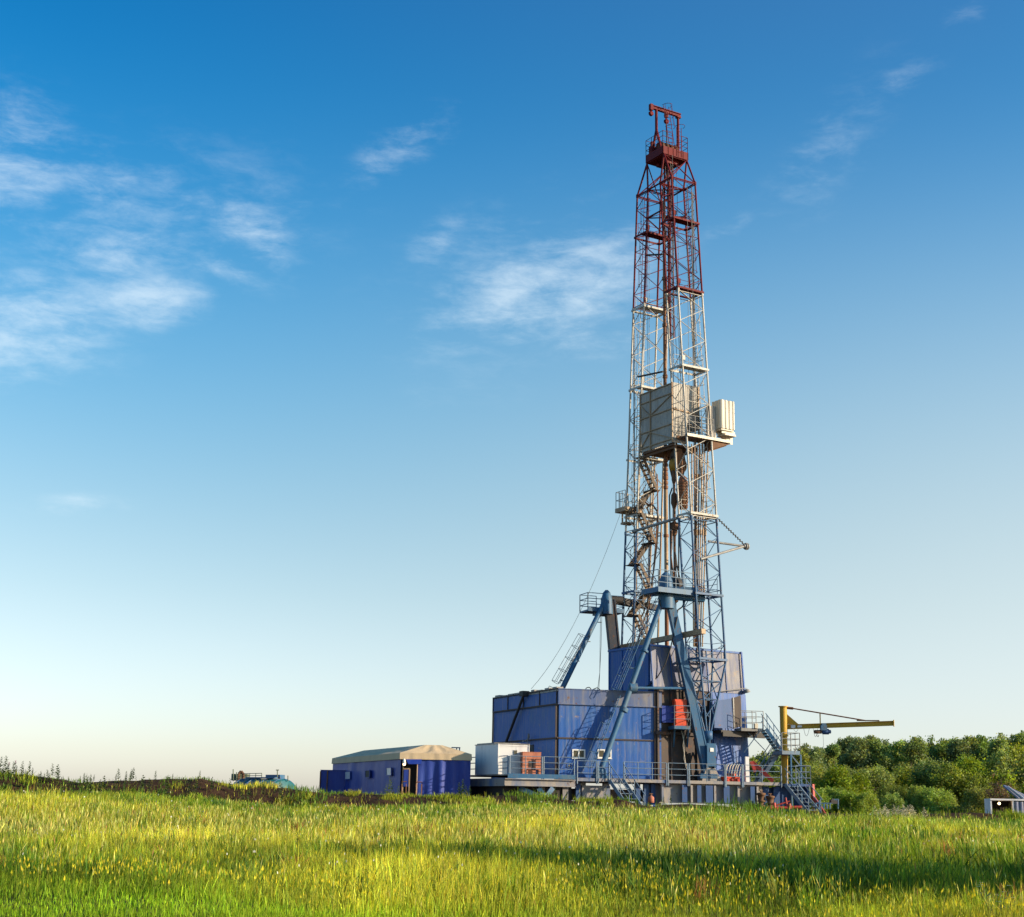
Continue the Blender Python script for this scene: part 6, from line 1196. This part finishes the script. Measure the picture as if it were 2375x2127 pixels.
def make_weed(name, h, leaves, seed, col, flower=None, lean=.05, lw=.085, fr=.085):
    rng = random.Random(seed); m = MB(); top = V((rng.uniform(-1, 1) * lean * h, rng.uniform(-1, 1) * lean * h, h)); m.m = 0
    m.tube(V((0, 0, -.15)), top, .011, 5, .005)
    m.m = 1
    for k in range(leaves):
        t = .16 + .8 * k / leaves; c = top * t; a = k * 2.4 + rng.uniform(-.3, .3); L_ = h * .23 * (1.25 - .75 * t) * rng.uniform(.8, 1.3); d = V((cos(a), sin(a), rng.uniform(.1, .75))).normalized(); s = d.cross(Zv).normalized() * lw * (1.3 - .6 * t)
        m.add([c, c + d * L_ * .4 + s, c + d * L_ - Zv * .02, c + d * L_ * .4 - s], [(0, 1, 2, 3)])
    o = thing(name, V((0, 0, 0)), None, None); m.build('stem_and_leaves', [WEED['stem'], WEED[col]], o)
    if flower:
        f = MB()
        for k in range(24): t = .78 + .24 * k / 24 if fr < .095 else .58 + .46 * k / 24; a = k * 2.4; c = top * t; r = fr * (1.15 - (t - .78) / .26) * rng.uniform(.5, 1.5); d = V((cos(a), sin(a), .3)); s = d.cross(Zv).normalized() * (fr * .42 if fr < .095 else .022); e = c + d * r; f.add([c, e + s, e + Zv * .02, e - s], [(0, 1, 2, 3)])
        f.build('flower', WEED[flower], o)
    return o
WEED = {}
def weeds():
    def lm(name, col):
        m, nt, b = nodes(name); N = nt.nodes.new; L = nt.links.new; n = N('ShaderNodeTexNoise'); n.inputs['Scale'].default_value = 9; tc = N('ShaderNodeTexCoord'); L(tc.outputs['Object'], n.inputs['Vector']); mx = N('ShaderNodeMix'); mx.data_type = 'RGBA'; mx.inputs['A'].default_value = (*[c * .6 for c in col], 1); mx.inputs['B'].default_value = (*[min(1, c * 1.35) for c in col], 1); L(n.outputs['Fac'], mx.inputs['Factor']); L(mx.outputs['Result'], b.inputs['Base Color']); b.inputs['Roughness'].default_value = .6
        tr = N('ShaderNodeBsdfTranslucent'); L(mx.outputs['Result'], tr.inputs['Color']); ms = N('ShaderNodeMixShader'); ms.inputs[0].default_value = .35; L(b.outputs[0], ms.inputs[1]); L(tr.outputs[0], ms.inputs[2]); L(ms.outputs[0], nt.nodes['Material Output'].inputs['Surface']); return m
    WEED.update(stem=lm('weed_stem', (.11, .10, .04)), green=lm('weed_leaf', (.07, .12, .02)), light=lm('pale_weed_leaf', (.13, .19, .04)), pink=lm('fireweed_flower', (.5, .09, .28)), cream=lm('cream_flower', (.74, .67, .44)), white=lm('umbel_flower', (.7, .7, .66)))
    A = make_weed('tall_weed', 1.5, 36, 1, 'green'); A2 = make_weed('tall_weed', 1.4, 30, 2, 'green'); Bp = make_weed('fireweed', 1.5, 22, 3, 'green', 'pink'); Cc = make_weed('meadowsweet', 1.0, 9, 4, 'light', 'cream', .12, .035, .10); Dd = make_weed('leafy_weed', 1.25, 18, 6, 'light', None, .1, .07)
    first = {id(A), id(A2), id(Bp), id(Cc), id(Dd)}; HH = {id(A): 1.5, id(A2): 1.4, id(Bp): 1.5, id(Cc): 1.0, id(Dd): 1.25}
    def put(o, px, py, Y, lab, cat, grp, sink=0):
        q = at(px, py, Y); g = gz(q.x, Y) - sink; s = max(.3, (q.z - g) / HH[id(o)]); loc = V((q.x, Y, g))
        if id(o) in first: first.discard(id(o)); c = o; c.location = loc; c.scale = (s,) * 3
        else: c = copy_tree(o, loc, random.uniform(0, 6.28), s)
        return tag(c, lab, cat, grp)
    g1 = 'tall weeds along the earth bank'
    for x, y in [(2, 1753), (16, 1752), (33, 1766), (40, 1775), (52, 1764), (70, 1765), (76, 1780), (96, 1790), (112, 1784), (124, 1770), (134, 1772), (138, 1782), (115, 1792), (195, 1792), (160, 1800), (277, 1781), (294, 1788), (305, 1782), (310, 1780), (303, 1790), (361, 1787), (400, 1800), (463, 1797), (218, 1798), (90, 1795), (20, 1770), (8, 1775), (60, 1785)]:
        o = random.choice([A, A2]); put(o, x, y, random.uniform(84.6, 85.8), 'tall thin green weed standing on the earth bank against the sky, left of the tank', 'weed', g1)
    for k in range(46):
        x = random.uniform(0, 700); y = np.interp(x, [0, 200, 460, 560, 700], [1786, 1800, 1800, 1814, 1826]) + random.uniform(-8, 12); put(random.choice([A, A2, Dd]), x, y, random.uniform(82.5, 86), 'short leafy green weed on the crest of the earth bank, left of the tents', 'weed', 'low weeds along the earth bank')
    for x, y in [(22, 1768), (36, 1764)]: put(Bp, x, y, 85.2, 'pink flowering fireweed on the earth bank at the far left', 'fireweed', 'fireweeds on the bank')
    put(Bp, 72, 1860, 66, 'pink flowering fireweed low in the grass below the earth bank at the left', 'fireweed', None)
    for x, y in [(900, 1800), (905, 1812), (912, 1805), (892, 1825), (922, 1826), (928, 1818), (935, 1830), (896, 1815)]: put(Dd, x, y, random.uniform(84.5, 86), 'leafy light green weed in the clump before the door of the tent', 'weed', 'weeds before the tent')
    for x, y in [(1066, 1814), (1075, 1806), (1082, 1822), (1090, 1820), (1070, 1826), (1086, 1835)]: put(A2, x, y, random.uniform(84.6, 85.6), 'pale thin weed in the clump at the right corner of the tent', 'weed', 'weeds at the corner of the tent')
    for x, y in [(1168, 1824), (1290, 1822), (1372, 1828), (1402, 1818), (1315, 1830), (1490, 1846), (1538, 1842), (1556, 1838), (1600, 1850), (1670, 1856), (1722, 1852), (1450, 1840), (1225, 1835), (1268, 1832), (1345, 1835), (1350, 1840), (1660, 1860)]: put(random.choice([Dd, A]), x, y + 4, random.uniform(84.5, 86), 'leafy green weed growing on the low bank in front of the rig platform', 'weed', 'weeds before the platform')
    for x, y in [(1885, 1850), (1895, 1862), (1870, 1866), (1945, 1860), (1960, 1864), (1972, 1852), (2070, 1858), (2078, 1866), (2250, 1852), (2262, 1864), (2240, 1872), (2200, 1870), (1930, 1868), (2010, 1880), (2140, 1876), (2170, 1880), (2100, 1880), (2120, 1884)]: put(random.choice([Dd, A2, A]), x, y + 4, random.uniform(84.5, 86.2), 'green weed on the low bank between the crane and the white trailer', 'weed', 'weeds right of the rig')
    for k in range(26): x = random.gauss(2095, 24) if k % 3 else random.gauss(2050, 7); put(Cc, x, random.uniform(1866, 1888), random.uniform(79.5, 83), 'cream flowering meadowsweet in the clump right of the crane, before the dark bushes', 'meadowsweet', 'cream flowering meadowsweet')
    # pale umbel plant in the near right corner
    q = at(2318, 2104, 23.8); u = thing('umbel_plant', V((0, 0, 0)), 'pale grey green plant with white blossoms near the bottom right corner of the meadow', 'wild plant'); m = MB(); f = MB(); rng = random.Random(9)
    for k in range(9):
        e = V((rng.uniform(-.3, .3), rng.uniform(-.2, .2), rng.uniform(.3, .62))); m.m = 0; m.tube(V((0, 0, -.1)), e, .006, 5, .003); m.m = 1
        for j in range(6): a = rng.uniform(0, 6.28); c = e * rng.uniform(.4, .95); d = V((cos(a), sin(a), .3)); s = V((-sin(a), cos(a), 0)) * .014; m.add([c, c + d * .06 + s, c + d * .13, c + d * .06 - s], [(0, 1, 2, 3)])
        for j in range(5): a = rng.uniform(0, 6.28); c = e + V((cos(a) * .03, sin(a) * .03, .015)); f.add([c + V((-.01, 0, 0)), c + V((0, -.01, .004)), c + V((.01, 0, 0)), c + V((0, .01, .004))], [(0, 1, 2, 3)])
    o = m.build('stem_and_leaves', [WEED['stem'], WEED['light']], u); f.build('flower', WEED['white'], u); u.location = V((q.x, q.y, gz(q.x, q.y)))
grass(); woods(); weeds()
